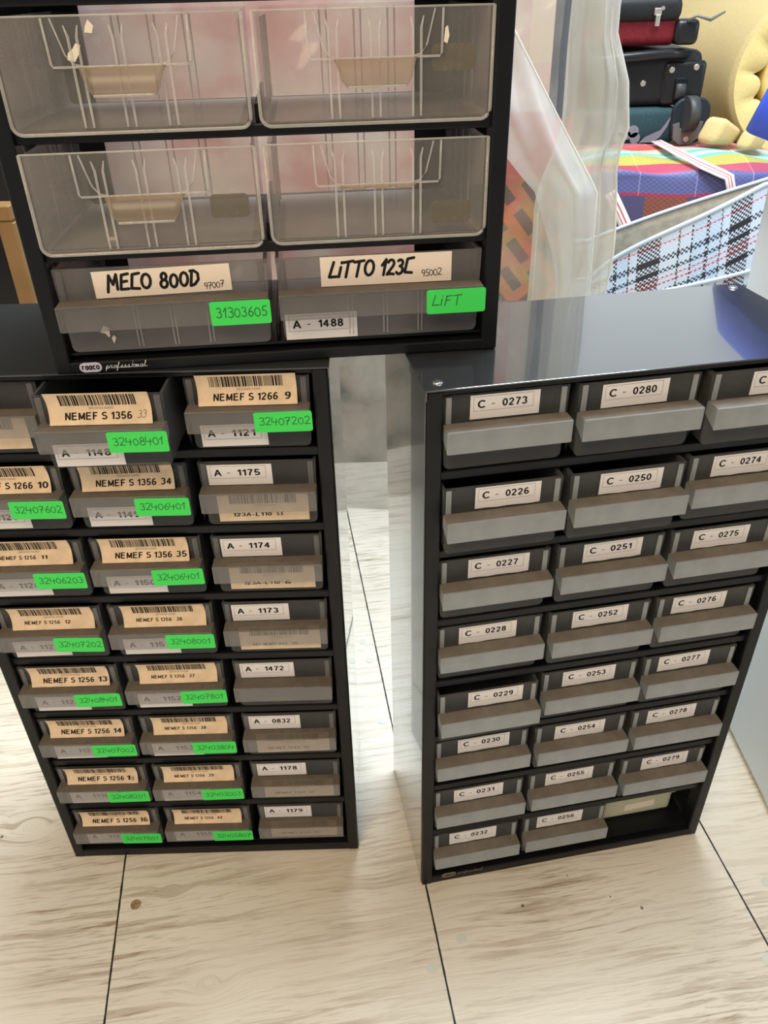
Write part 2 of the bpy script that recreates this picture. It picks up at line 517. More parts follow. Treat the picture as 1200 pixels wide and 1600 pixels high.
def floor_material():
    m, nt, b, out = mat('white_washed_boards')
    N, L = nt.nodes, nt.links
    tc = N.new('ShaderNodeTexCoord')
    mp = N.new('ShaderNodeMapping')
    mp.vector_type = 'POINT'
    mp.inputs['Rotation'].default_value = (0, 0, -0.14)
    L.new(tc.outputs['Object'], mp.inputs['Vector'])
    sp = N.new('ShaderNodeSeparateXYZ')
    L.new(mp.outputs[0], sp.inputs[0])

    def math_(op, a, bb=None, c=None):
        n = N.new('ShaderNodeMath')
        n.operation = op
        for i, v in enumerate((a, bb, c)):
            if v is None:
                continue
            if isinstance(v, (int, float)):
                n.inputs[i].default_value = v
            else:
                L.new(v, n.inputs[i])
        return n.outputs[0]

    def noise(scale, vec, detail=5, rough=0.6, dist=0.0):
        n = N.new('ShaderNodeTexNoise')
        n.inputs['Scale'].default_value = scale
        n.inputs['Detail'].default_value = detail
        n.inputs['Roughness'].default_value = rough
        n.inputs['Distortion'].default_value = dist
        L.new(vec, n.inputs['Vector'])
        return n.outputs['Fac']

    def ramp(fac, stops):
        r = N.new('ShaderNodeValToRGB')
        L.new(fac, r.inputs[0])
        els = r.color_ramp.elements
        while len(els) < len(stops):
            els.new(0.5)
        for e, (p, cc) in zip(els, stops):
            e.position = p
            e.color = (cc, cc, cc, 1) if isinstance(cc, (int, float)) else (*cc, 1)
        return r.outputs[0]
    u, v = sp.outputs[0], sp.outputs[1]
    # board index gives every board its own shift of the grain
    bi = math_('FLOOR', math_('DIVIDE', math_('SUBTRACT', u, 0.0985), 0.3125))
    cb = N.new('ShaderNodeCombineXYZ')
    # knots bend the grain
    wob = math_('MULTIPLY', math_('SUBTRACT', noise(6.0, mp.outputs[0], 2, 0.5), 0.5), 0.022)
    uu, vv = u, math_('ADD', v, wob)
    for ku, kv, kr in KNOTS:             # round knots: the grain turns into rings
        du = math_('SUBTRACT', u, ku)
        dv = math_('MULTIPLY', math_('SUBTRACT', v, kv), 1.5)
        d2 = math_('ADD', math_('MULTIPLY', du, du), math_('MULTIPLY', dv, dv))
        wgt = math_('POWER', 2.718, math_('MULTIPLY', d2, -1.0 / (kr * kr)))
        dd = math_('MULTIPLY', math_('POWER', d2, 0.5), 0.8)
        vv = math_('ADD', math_('MULTIPLY', vv, math_('SUBTRACT', 1.0, wgt)), math_('MULTIPLY', math_('ADD', dd, kv), wgt))
        uu = math_('ADD', math_('MULTIPLY', uu, math_('SUBTRACT', 1.0, wgt)), math_('MULTIPLY', wgt, ku))
    L.new(math_('MULTIPLY', uu, 8.0), cb.inputs[0])
    L.new(math_('MULTIPLY', vv, 150.0), cb.inputs[1])
    L.new(math_('MULTIPLY', bi, 3.7), cb.inputs[2])
    g1 = noise(1.0, cb.outputs[0], 6, 0.65, 0.5)
    cb2 = N.new('ShaderNodeCombineXYZ')
    L.new(math_('MULTIPLY', uu, 30.0), cb2.inputs[0])
    L.new(math_('MULTIPLY', vv, 420.0), cb2.inputs[1])
    L.new(bi, cb2.inputs[2])
    g2 = noise(1.0, cb2.outputs[0], 3, 0.6, 0.3)
    patch = noise(5.5, mp.outputs[0], 3, 0.55)
    worn = ramp(patch, [(0.42, 0.0), (0.62, 1.0)])
    streak = ramp(g1, [(0.49, 0.0), (0.60, 1.0)])
    fine = ramp(g2, [(0.54, 0.0), (0.63, 1.0)])
    fac = math_('MULTIPLY', math_('ADD', math_('MULTIPLY', streak, 0.62), math_('MULTIPLY', fine, 0.42)), math_('ADD', math_('MULTIPLY', worn, 0.70), 0.26))

    def mixc(f, a, c):
        n = N.new('ShaderNodeMix')
        n.data_type = 'RGBA'
        if isinstance(f, (int, float)):
            n.inputs['Factor'].default_value = f
        else:
            L.new(f, n.inputs['Factor'])
        for k, val in (('A', a), ('B', c)):
            if isinstance(val, tuple):
                n.inputs[k].default_value = (*val, 1)
            else:
                L.new(val, n.inputs[k])
        return n.outputs['Result']
    base = mixc(ramp(noise(3.0, mp.outputs[0], 2), [(0.35, 0.0), (0.65, 1.0)]), (0.74, 0.68, 0.575), (0.66, 0.59, 0.475))
    c1 = mixc(fac, base, (0.30, 0.205, 0.12))
    # small dark specks
    vo = N.new('ShaderNodeTexVoronoi')
    vo.inputs['Scale'].default_value = 42
    L.new(mp.outputs[0], vo.inputs['Vector'])
    spk = math_('MULTIPLY', math_('LESS_THAN', vo.outputs['Distance'], 0.075), math_('GREATER_THAN', noise(11, mp.outputs[0], 1), 0.60))
    c2 = mixc(math_('MULTIPLY', spk, 0.8), c1, (0.10, 0.065, 0.04))
    # seams
    fr = math_('FRACT', math_('DIVIDE', math_('SUBTRACT', u, 0.0985), 0.3125))
    ds = math_('MULTIPLY', math_('MINIMUM', fr, math_('SUBTRACT', 1.0, fr)), 0.3125)
    dsn = math_('ADD', ds, math_('MULTIPLY', math_('SUBTRACT', noise(60, mp.outputs[0], 3), 0.5), 0.0012))
    seam = math_('LESS_THAN', dsn, 0.00095)
    c3 = mixc(seam, c2, (0.02, 0.016, 0.014))
    L.new(c3, b.inputs['Base Color'])
    b.inputs['Roughness'].default_value = 0.42
    b.inputs['Specular IOR Level'].default_value = 0.4
    hgt = math_('SUBTRACT', math_('MULTIPLY', math_('ADD', g1, g2), 0.5), math_('MULTIPLY', seam, 1.5))
    bp = N.new('ShaderNodeBump')
    bp.inputs['Strength'].default_value = 0.35
    bp.inputs['Distance'].default_value = 0.002
    L.new(hgt, bp.inputs['Height'])
    L.new(bp.outputs['Normal'], b.inputs['Normal'])
    return m


MT['floor'] = floor_material()
MT['wall'] = plain('off_white_wall', (0.72, 0.70, 0.65), 0.8, noise=0.05, nscale=4)

bm = bmesh.new()
box(bm, -2.2, 2.6, -1.6, 3.4, -0.04, 0.0)
fl = finish('floor', bm, MT['floor'])
tag(fl, 'white-washed worn wooden floor boards with dark seams', kind='structure')
bm = bmesh.new()
box(bm, -2.2, 0.55, 3.4, 3.5, 0, 2.7)
box(bm, 1.95, 2.6, 3.4, 3.5, 0, 2.7)
box(bm, 0.55, 1.95, 3.4, 3.5, 0, 1.15)
box(bm, 0.55, 1.95, 3.4, 3.5, 2.3, 2.7)
tag(finish('wall_back', bm, MT['wall']), 'plain off-white wall behind the luggage', kind='structure')
MT['wframe'] = plain('added_window_frame', (0.75, 0.75, 0.72), 0.4)
MT['pane'] = thin('added_window_pane', (0.8, 0.85, 0.85), 0.04, (0.97, 0.98, 0.98), 0.05, 1.0)
bm = bmesh.new()  # unseen window, added to give the right cabinet top something bright to reflect
for x0, x1, z0_, z1_ in ((0.55, 0.60, 1.15, 2.3), (1.90, 1.95, 1.15, 2.3), (0.60, 1.90, 1.15, 1.20), (0.60, 1.90, 2.25, 2.30)):
    box(bm, x0, x1, 3.40, 3.46, z0_, z1_, 0.004, 1)
win = tag(finish('added_window', bm, MT['wframe']), 'unseen white framed window added in the back wall', kind='structure')
bm = bmesh.new()
box(bm, 0.60, 1.90, 3.428, 3.432, 1.20, 2.25)
finish('added_window_pane', bm, MT['pane'], win)
bm = bmesh.new()
box(bm, -2.3, -2.2, -1.6, 3.5, 0, 2.7)
tag(finish('wall_left', bm, MT['wall']), 'plain off-white wall on the left', kind='structure')
# plugs that cover the screws of the boards
MT['plug'] = plain('painted_plug', (0.60, 0.58, 0.50), 0.5)
MT['plugbrown'] = plain('worn_brown_plug', (0.28, 0.17, 0.09), 0.6, noise=0.5, nscale=300)
PLUGS = [(-0.2633, 0.4536, 1), (0.0654, 0.4108, 0), (0.0351, 0.3831, 0), (0.3529, 0.3834, 0), (0.3839, 0.4611, 0),
         (-0.0252, 0.7960, 0), (-0.0090, 0.6880, 0), (-0.0344, 0.8344, 0), (0.0130, 0.5601, 0)]
for x, y, k in PLUGS:
    bm = bmesh.new()
    cyl(bm, (0, 0, -0.001), (0, 0, 1), 0.0052, 0.0016, 18)
    finish('screw_plug', bm, MT['plugbrown'] if k else MT['plug'], fl, (x, y, 0))


# ================================================================== DRAWER CABINETS
W = 0.306
STL = 0.0115


def small_drawer_mesh(name, w_, frost, body, ledge=None):
    """open-topped bin with a label window, a full-width ledge and a hanging grip; origin at front bottom left"""
    bm = bmesh.new()
    h, d, t = 0.056, 0.135, 0.0014
    zl, zk, e = 0.0355, 0.0185, 0.013       # ledge height, lower edge of the grip, how far it stands out
    # body: bottom, sides, back
    ins = 0.0018
    # front wall with rounded lower corners
    F = []
    prof = []
    r = 0.004
    for k in range(4):
        a = PI + PI / 2 * k / 3
        prof.append((ins + r + r * math.cos(a), r + r * math.sin(a)))
    for k in range(4):
        a = 1.5 * PI + PI / 2 * k / 3
        prof.append((w_ - ins - r + r * math.cos(a), r + r * math.sin(a)))
    prof += [(w_, h), (0, h)]
    for y0 in (0.0, ):
        a = [bm.verts.new((x, 0, z)) for x, z in prof]
        c = [bm.verts.new((x, t, z)) for x, z in prof]
        bm.faces.new(a)
        bm.faces.new(c[::-1])
        n = len(prof)
        for k in range(n):
            bm.faces.new((a[k], c[k], c[(k + 1) % n], a[(k + 1) % n]))
    # skin of the bin behind the front: loft of the same outline, open on top
    a = [bm.verts.new((x, t, z)) for x, z in prof]
    c = [bm.verts.new((x * 0.985 + 0.0075 * w_, d, z)) for x, z in prof]
    n = len(prof)
    for k in range(n):
        if k == n - 2:
            continue
        bm.faces.new((a[k], a[(k + 1) % n], c[(k + 1) % n], c[k]))
    bm.faces.new(c)
    # rims along the upper side edges
    box(bm, 0, 0.0022, t, d, h - 0.003, h, 0)
    box(bm, w_ - 0.0022, w_, t, d, h - 0.003, h, 0)
    # the darker slot posts of the label holder at both ends of the window
    for x0 in (0.0022, w_ - 0.0062):
        box(bm, x0, x0 + 0.004, -0.0012, 0.0, zl, h - 0.001, 0.0004, 1, 1)
    # ledge
    box(bm, 0.0005, w_ - 0.0005, -e, 0.0, zl - 0.0014, zl, 0.0005, 1, 2)
    # grip
    box(bm, 0.0005, w_ - 0.0005, -e - 0.0006, -e + 0.0010, zk, zl, 0.0006, 1, 1)
    # end cheeks
    for x0 in (0.0005, w_ - 0.0017):
        vs = [(-e, zl - 0.001), (-e, zk + 0.001), (-0.0, zl - 0.010), (0.0, zl - 0.001)]
        p = [bm.verts.new((x0, y, z)) for y, z in vs]
        q = [bm.verts.new((x0 + 0.0012, y, z)) for y, z in vs]
        fs = [bm.faces.new(p), bm.faces.new(q[::-1])] + [bm.faces.new((p[k], q[k], q[(k + 1) % 4], p[(k + 1) % 4])) for k in range(4)]
        for f in fs:
            f.material_index = 1
    bmesh.ops.recalc_face_normals(bm, faces=bm.faces[:])
    me = bpy.data.meshes.new(name)
    bm.to_mesh(me)
    bm.free()
    for m in (body, frost, ledge or MT['dust']):
        me.materials.append(m)
    return me


def cabinet(name, loc, rz, H, rows, z0, pitch, cols, open_back=None, screws=()):
    c = empty(name, loc, rz)
    D = 0.1488
    t = 0.0012
    # steel shell: sides, top, bottom
    bm = bmesh.new()
    box(bm, 0, t, 0.004, D, 0.001, H - 0.0005, 0.0004, 1)
    box(bm, W - t, W, 0.004, D, 0.001, H - 0.0005, 0.0004, 1)
    box(bm, t, W - t, 0.004, D, 0.001, 0.002, 0)
    finish('side_panels', bm, MT['steel'], c)
    bm = bmesh.new()
    box(bm, -0.0008, W + 0.0008, -0.001, D + 0.0006, H - 0.0012, H, 0.0005, 2)
    box(bm, -0.0008, 0.0002, -0.001, D, H - 0.0075, H - 0.0010, 0)
    box(bm, W - 0.0002, W + 0.0008, -0.001, D, H - 0.0075, H - 0.0010, 0)
    finish('top_cover', bm, MT['steel'], c)
    # back
    bm = bmesh.new()
    if open_back:
        a0, a1 = open_back
        box(bm, t, a0, D - t, D, 0.002, H - 0.002)
        box(bm, a1, W - t, D - t, D, 0.002, H - 0.002)
        box(bm, a0, a1, D - t, D, 0.002, 0.012)
        box(bm, a0, a1, D - t, D, H - 0.014, H - 0.002)
    else:
        box(bm, t, W - t, D - t, D, 0.002, H - 0.002)
    finish('back_panel', bm, MT['black'] if open_back else MT['blackdeep'], c)
    # moulded front frame: two stiles, sill, head
    bm = bmesh.new()
    box(bm, t * 0.4, STL, 0.0, 0.016, 0.0005, H - 0.0013, 0.0016, 3)
    box(bm, W - STL, W - t * 0.4, 0.0, 0.016, 0.0005, H - 0.0013, 0.0016, 3)
    box(bm, STL - 0.002, W - STL + 0.002, 0.0005, 0.016, 0.0005, z0 + 0.0015, 0.0012, 2)
    box(bm, STL - 0.002, W - STL + 0.002, 0.0018, 0.016, H - 0.0055, H - 0.0013, 0.0008, 2)
    finish('front_frame', bm, MT['black'], c)
    for i in range(rows):
        z = z0 + pitch * i
        bm = bmesh.new()
        box(bm, STL - 0.001, W - STL + 0.001, 0.006, D - 0.003, z + 0.0045, z + 0.0062, 0)
        if i:
            box(bm, STL - 0.001, W - STL + 0.001, 0.0045, 0.0085, z - 0.0008, z + 0.0065, 0.0010, 2)
        # guide ribs between the columns
        for k in range(1, cols):
            x = STL + (W - 2 * STL) * k / cols
            box(bm, x - 0.0012, x + 0.0012, 0.012, D - 0.004, z + 0.006, z + 0.016, 0.0005, 1)
        finish('shelf', bm, MT['black'], c)
    for x, y in screws:
        bm = bmesh.new()
        cyl(bm, (0, 0, -0.0005), (0, 0, 1), 0.0042, 0.0016, 16, 0, 0.0032)
        box(bm, -0.0024, 0.0024, -0.0004, 0.0004, 0.001, 0.00125)
        tag(finish('screw', bm, MT['chrome'], c, (x, y, H)), 'bright screw head')
    return c


def badge(c, x, z, wd, oval, edge, script, sx, sw):
    s = Sheet(wd, wd * 0.46, 0.0002, corner=wd * 0.225)
    s.text('raaco', wd * 0.11, wd * 0.13, wd * 0.27, 1, wd * 0.78, bold=0.22)
    o = s.obj('brand_badge', [oval, edge], c, (x, 0.0003, z))
    s2 = Sheet(0.0004, 0.0004, 0.00005)
    s2.write('professional', 0, 0, 0.0044, 0, 0.00034, adv=0.60, jit=0.0, narrow=sw, slant=0.25)
    s2.obj('script_lettering', [script], c, (sx, 0.0003, z + wd * 0.13))


def white_tag(parent, txt, x, z, y=-0.0002, tilt=0.0, w_=0.0485, h=0.0175, name='inventory_tag', rag=None):
    s = Sheet(w_, h, skew=rag)
    s.frame(0.0022, w_ - 0.0045, 0.0058, h - 0.0012, 0.00022, 2)
    a, n = txt.split(' - ')
    s.text(a, 0.0052, 0.0080, 0.0056, 1, 0.0052, bold=True)
    s.bar(0.0148, 0.0170, 0.0102, 0.0107, 1)
    s.text(n, 0.0222, 0.0080, 0.0054, 1, 0.0172, bold=True)
    return s.obj(name, [MT['white'], MT['ink'], MT['faint']], parent, (x, y, z), (0, tilt, 0))


def code_label(parent, small, main, num, x, z, y=-0.0012, big=True, hand=None, tilt=0.0, w_=0.070, h=0.0235, bend=0.0034, name='barcode_label', paper='cream'):
    s = Sheet(w_, h, bend=bend, nz=10 if bend else 1)
    s.barcode(0.0092, w_ - 0.0095, h - 0.0105, h - 0.0016, 1, small + main)
    s.text(small, w_ * 0.40, h - 0.0133, 0.0017, 2, 0.0165)
    if big:
        s.text(main, 0.0105, 0.0032, 0.0049, 1, 0.0455, bold=True, slant=0.12)
        if num:
            s.text(num, 0.0595 if len(num) > 1 else (0.0580 if main.endswith('1256') else 0.061), 0.0034, 0.0049, 1, 0.0082 if len(num) > 1 else 0.004, bold=True, slant=0.12)
    else:
        s.text(main, 0.0105, 0.0045, 0.0031, 1, 0.0300, bold=True, slant=0.15)
        if num:
            s.text(num, 0.0445, 0.0045, 0.0031, 1, 0.0050, bold=True, slant=0.15)
    if hand:
        s.write(hand, 0.0595, 0.0036, 0.0052, 1, 0.00030, adv=0.62, slant=0.3)
    return s.obj(name, [MT[paper], MT['ink'], MT['faint']], parent, (x, y, z), (0, tilt, 0))


def green_sticker(parent, txt, x, z, y, w_=0.041, h=0.0158, tilt=0.0, cap=0.0060, pen=0.00052, narrow=1.10):
    s = Sheet(w_, h, 0.0002, corner=0.0016)
    s.write(txt, 0.0035, h - cap - 0.0042, cap, 1, pen, adv=0.66, narrow=narrow)
    return s.obj('green_sticker', [MT['green'], MT['pen']], parent, (x, y, z), (0, tilt, 0))


ROWP = 0.5465 / 8
Z0 = 0.009
dm_left = small_drawer_mesh('drawer', 0.0885, MT['frost'], MT['grey'])
dm_right = small_drawer_mesh('drawer', 0.0885, MT['frost2'], MT['grey'], MT['dust2'])
YW = 0.0055


def row_z(r):                                   # row 1 is the topmost
    return Z0 + ROWP * (8 - r) + 0.0075


# ---------------------------------------------- left floor cabinet
cabL = cabinet('drawer_cabinet', (-0.342185, 0.50815, 0), 0.00365, 0.5585, 8, Z0, ROWP, 3, screws=((0.010, 0.010), (0.010, 0.139), (0.296, 0.139)))
tag(cabL, 'tall black drawer cabinet at left with cream bar code labels and green stickers', 'cabinet', 'tall black cabinets of small drawers')
XL = {1: 0.0118, 2: 0.1065, 3: 0.2035}
LEFT = {
    (1, 1): dict(under=('S 1266', '')),
    (1, 2): dict(small='603010.0000', main='NEMEF S 1266', num='10', gr='32407602', a='A - 1125', dx=0.010),
    (1, 3): dict(small='603011.0000', main='NEMEF S 1256', num='11', big=False, gr='32406203', a='A - 1126', dx=0.010),
    (1, 4): dict(small='603012.0000', main='NEMEF S 1256', num='12', big=False, gr='32407202', a='A - 1127', dx=0.0125),
    (1, 5): dict(small='603013.0000', main='NEMEF S 1256', num='13', gr='32408401', a='A - 1128', dx=0.0105),
    (1, 6): dict(small='603014.0000', main='NEMEF S 1256', num='14', gr='32407002', a='A - 1129', dx=0.0095),
    (1, 7): dict(small='603015.0000', main='NEMEF S 1256', num='1', hand='5', gr='32408201', a='A - 1130', dx=0.0095),
    (1, 8): dict(small='603016.0000', main='NEMEF S 1256', num='16', gr='32407801', a='A - 1123', dx=0.0085),
    (2, 1): dict(small='603033.0000', main='NEMEF S 1356', num='', hand='33', gr='32408401', a='A - 1148', dx=0.0095, pull=0.024),
    (2, 2): dict(small='603034.0000', main='NEMEF S 1356', num='34', gr='32406401', a='A - 1149', dx=0.0085),
    (2, 3): dict(small='603035.0000', main='NEMEF S 1356', num='35', gr='32406401', a='A - 1150', dx=0.0085),
    (2, 4): dict(small='603036.0000', main='NEMEF S 1356', num='36', big=False, gr='32408001', a='A - 1151', dx=0.0125),
    (2, 5): dict(small='603037.0000', main='NEMEF S 1356', num='37', big=False, gr='32407801', a='A - 1152', dx=0.0125),
    (2, 6): dict(small='603038.0000', main='NEMEF S 1356', num='38', big=False, gr='32403804', a='A - 1153', dx=0.0125),
    (2, 7): dict(small='603039.0000', main='NEMEF S 1356', num='39', big=False, gr='32403003', a='A - 1154', dx=0.0105),
    (2, 8): dict(small='603040.0000', main='NEMEF S 1356', num='40', big=False, gr='32405807', a='A - 1155', dx=0.0095),
    (3, 1): dict(small='603009.0000', main='NEMEF S 1266', num='9', gr='32407202', a='A - 1121', dx=0.0095),
    (3, 2): dict(top='A - 1175', under=('123A-L110', '5.5')),
    (3, 3): dict(top='A - 1174', under=('123A-L110', '6')),
    (3, 4): dict(top='A - 1173', under=('ART. NEMEF 1445', '130')),
    (3, 5): dict(top='A - 1472'),
    (3, 6): dict(top='A - 0832', under=('NEMEF 1445', '140')),
    (3, 7): dict(top='A - 1178', under=('NEMEF 1769', '17')),
    (3, 8): dict(top='A - 1179', under=('NEMEF 1769', '14')),
}
rl = random.Random(3)
for (c, r), q in LEFT.items():
    pull = q.get('pull', 0.0) + rl.uniform(-0.0006, 0.0008)
    d = link('drawer', dm_left, cabL, (XL[c], YW - pull, row_z(r)))
    words = []
    if 'small' in q:
        code_label(d, q['small'], q['main'], q['num'], q['dx'], 0.0360, big=q.get('big', True), hand=q.get('hand') if c == 2 else None, tilt=rl.uniform(-0.008, 0.008))
        if c == 1 and r == 7:
            s = Sheet(0.0005, 0.0005, 0.00005)
            s.write('5', 0, 0, 0.0052, 0, 0.0006, slant=0.15)
            s.obj('handwritten_digit', [MT['ink']], d, (q['dx'] + 0.0632, -0.0036, 0.0392))
        green_sticker(d, q['gr'], 0.0492 + rl.uniform(-0.001, 0.001), 0.0188, -0.0138, tilt=rl.uniform(-0.02, 0.03))
        white_tag(d, q['a'], 0.0058 + rl.uniform(-0.0015, 0.0015), 0.0012, tilt=rl.uniform(-0.02, 0.01))
        words.append('green sticker %s' % q['gr'])
        words.append('white tag %s' % q['a'].replace(' - ', '-'))
    if 'top' in q:
        white_tag(d, q['top'], 0.0068 + rl.uniform(-0.0008, 0.0008), 0.0362, tilt=rl.uniform(-0.012, 0.004))
        words.append('white tag %s' % q['top'].replace(' - ', '-'))
    if 'under' in q:
        code_label(d, '603%03d.0000' % rl.randint(100, 999), q['under'][0], q['under'][1], 0.0105 if c == 3 else 0.004, 0.0028, y=-0.0003, big=False, bend=0, tilt=rl.uniform(-0.01, 0.01), h=0.0265)
        words.append('cream bar code label behind its grip')
    tag(d, 'smoky grey drawer with ' + ' and '.join(words))

# ---------------------------------------------- right floor cabinet
cabR = cabinet('drawer_cabinet', (0.02921, 0.46603, 0), 0.16976, 0.5585, 8, Z0, ROWP, 3, screws=((0.010, 0.011), (0.296, 0.139), (0.296, 0.011)))
tag(cabR, 'tall black drawer cabinet at right with white C tags and an empty slot', 'cabinet', 'tall black cabinets of small drawers')
XR = {1: 0.0122, 2: 0.1065, 3: 0.2010}
badge(cabR, 0.0213, 0.0072, 0.0150, MT['gold'], MT['blackdeep'], MT['gold'], 0.0385, 0.95)
RT = {1: ['0273', '0226', '0227', '0228', '0229', '0230', '0231', '0232'], 2: ['0280', '0250', '0251', '0252', '0253', '0254', '0255', '0256'],
      3: ['0281', '0274', '0275', '0276', '0277', '0278', '0279']}
RX = {1: [20, 24.5, 24, 19.5, 27.5, 23, 21, 18.5], 2: [18, 23.5, 22.5, 21.5, 20.5, 20.5, 18.5, 16], 3: [32, 20, 19.5, 15.5, 15.5, 17, 23]}
RP = {(1, 2): 7, (1, 5): 7, (2, 2): 7, (3, 1): 6, (2, 1): 2, (1, 4): -1.5, (1, 6): -1.5, (3, 2): 2, (1, 8): -1, (2, 8): -1.5, (2, 7): -1}
rr_ = random.Random(5)
for c in (1, 2, 3):
    for r, n in enumerate(RT[c], 1):
        d = link('drawer', dm_right, cabR, (XR[c], YW - RP.get((c, r), 0) / 1000, row_z(r)))
        white_tag(d, 'C - ' + n, (RX[c][r - 1] - 1.0) / 1000, 0.0368 + rr_.uniform(-0.0006, 0.0008), tilt=rr_.uniform(-0.012, 0.006), rag=0.0003 if r > 1 else None)
        tag(d, 'smoky grey drawer with white tag C-%s on its window' % n if not (c == 3 and r == 1) else 'smoky grey drawer with a white tag with a cut corner')
# the missing drawer: a yellowed bin pushed far back in its slot
bm = bmesh.new()
box(bm, 0, 0.080, 0, 0.060, 0, 0.032, 0.004, 2)
box(bm, -0.0015, 0.0815, -0.002, 0.062, 0.030, 0.0335, 0.0012, 2)
o = finish('loose_bin', bm, MT['oldplastic'], cabR, (0.2045, 0.026, Z0 + 0.0066))
tag(o, 'yellowed shallow bin lying far back in the empty slot')
s = Sheet(0.034, 0.010, 0.0002)
s.obj('paper_scrap', [MT['scrap']], o, (0.026, -0.0002, 0.010), (0, -0.06, 0))

# ---------------------------------------------- upper cabinet of large clear drawers
UZ, UP = 0.0070, 0.0685
cabU = cabinet('drawer_cabinet', (-0.22168, 0.50434, 0.55852), 0.08987, 0.286, 4, UZ, UP, 2, open_back=(0.031, 0.267))
tag(cabU, 'small black cabinet of wide clear drawers resting across the two tall cabinets', 'cabinet')
badge(cabU, 0.0168, 0.0012 + 0.0, 0.0150, MT['lilac'], MT['ink'], MT['silverink'], 0.0345, 0.98)


def big_drawer_mesh(w_, h=0.0585, d=0.136):
    bm = bmesh.new()
    t = 0.0016
    r = 0.006
    prof = []
    for k in range(6):
        a = PI + PI / 2 * k / 5
        prof.append((r + r * math.cos(a), r + r * math.sin(a)))
    for k in range(6):
        a = 1.5 * PI + PI / 2 * k / 5
        prof.append((w_ - r + r * math.cos(a), r + r * math.sin(a)))
    prof += [(w_, h), (0, h)]
    n = len(prof)
    a = [bm.verts.new((x, 0, z)) for x, z in prof]
    bm.faces.new(a)
    bm.faces.new([bm.verts.new((x, t, z)) for x, z in prof][::-1])
    # bin skin
    a = [bm.verts.new((x * 0.975 + 0.0125 * w_, t, max(z, 0.0016))) for x, z in prof]
    c = [bm.verts.new((x * 0.955 + 0.0225 * w_, d, max(z, 0.0016))) for x, z in prof]
    for k in range(n):
        if k == n - 2:
            continue
        f = bm.faces.new((a[k], a[(k + 1) % n], c[(k + 1) % n], c[k]))
        if 0 < (prof[k][1] + prof[(k + 1) % n][1]) < 0.004:
            f.material_index = 2
    bm.faces.new(c)
    # thick bright rim of the front plate
    rim = [(x, 0.0006, z) for x, z in prof]
    tube(bm, [rim[-1]] + rim[:-2] + [rim[-2]], 0.0011, 6, 1)
    tube(bm, [rim[-2], rim[-1]], 0.0006, 6, 1)
    # moulded rib pairs on the front and the back, ribs on the sides
    xc = w_ / 2
    for k in (-1, 0, 1):
        for s in (-1, 1):
            x = xc + k * 0.0242 + s * 0.0024
            tube(bm, [(x + s * 0.0014, -0.0004, h - 0.0045), (x, -0.0006, h - 0.010), (x, -0.0008, 0.012), (x, -0.0008, 0.0030)], [0.0004, 0.0008, 0.0008, 0.0007], 6, 1)
            tube(bm, [(x, d - 0.0008, h - 0.002), (x, d - 0.0008, 0.003)], 0.0007, 6, 1)
    for k in range(4):
        y = 0.040 + 0.022 * k
        for sx in (0.0035 + 0.002 * k / 4, w_ - 0.0035 - 0.002 * k / 4):
            tube(bm, [(sx, y, h - 0.004), (sx, y, 0.005)], 0.0006, 6, 1)
    # U-shaped moulded outline of the label pocket
    z1 = h - 0.0245
    P = [(xc - 0.0392, -0.0006, h - 0.0008), (xc - 0.0386, -0.0006, z1 + 0.0015), (xc - 0.0375, -0.0006, z1), (xc - 0.024, -0.0006, z1), (xc + 0.024, -0.0006, z1), (xc + 0.0375, -0.0006, z1), (xc + 0.0386, -0.0006, z1 + 0.0015), (xc + 0.0392, -0.0006, h - 0.0008)]
    tube(bm, P, 0.0007, 6, 1)
    for s in (-1, 1):
        tube(bm, [(xc + s * 0.0345, -0.0005, h - 0.001), (xc + s * 0.0300, -0.0005, z1 + 0.006), (xc + s * 0.0265, -0.0005, z1 + 0.0015), (xc + s * 0.022, -0.0005, z1 + 0.0004)], 0.0005, 6, 1)
    bmesh.ops.recalc_face_normals(bm, faces=bm.faces[:])
    me = bpy.data.meshes.new('drawer')
    bm.to_mesh(me)
    bm.free()
    for m in (MT['clear'], MT['clearrim'], MT['cleardust']):
        me.materials.append(m)
    return me


def pull_tab(parent, w_, h=0.0585, broken=False):
    """the moulded finger tab that bends out below the label pocket"""
    bm = bmesh.new()
    xc = w_ / 2
    z1 = h - 0.0245
    n = 2 if broken else 6
    rows = []
    for j in range(n + 1):
        t = j / (6 if not broken else 8)
        hw = 0.0245 - 0.0045 * min(1, t * 1.15) - (0.003 * (t - 0.85) / 0.15 if t > 0.85 else 0)
        y = -0.0006 - 0.0085 * math.sin(t * PI / 2)
        z = z1 - 0.0035 * t - 0.0105 * t * t
        rows.append([(xc + hw * (i / 6 - 1), y, z + (0.0008 * math.sin(i * 1.7) if broken and j == n else 0)) for i in range(0, 13)])
    R0 = [[bm.verts.new(p) for p in row] for row in rows]
    R1 = [[bm.verts.new((p[0], p[1] + 0.0013, p[2] - 0.0006)) for p in row] for row in rows]
    for j in range(n):
        for i in range(12):
            bm.faces.new((R0[j][i], R0[j][i + 1], R0[j + 1][i + 1], R0[j + 1][i]))
            bm.faces.new((R1[j][i], R1[j + 1][i], R1[j + 1][i + 1], R1[j][i + 1]))
    for i in range(12):
        bm.faces.new((R0[n][i], R0[n][i + 1], R1[n][i + 1], R1[n][i]))
    for i in (0, 12):
        for j in range(n):
            bm.faces.new((R0[j][i], R0[j + 1][i], R1[j + 1][i], R1[j][i]))
    if not broken:
        tube(bm, [rows[n][i] for i in range(13)], 0.0008, 6, 1)
    return finish('pull_tab', bm, [MT['tabdust'], MT['clearrim']], parent, smooth=True)


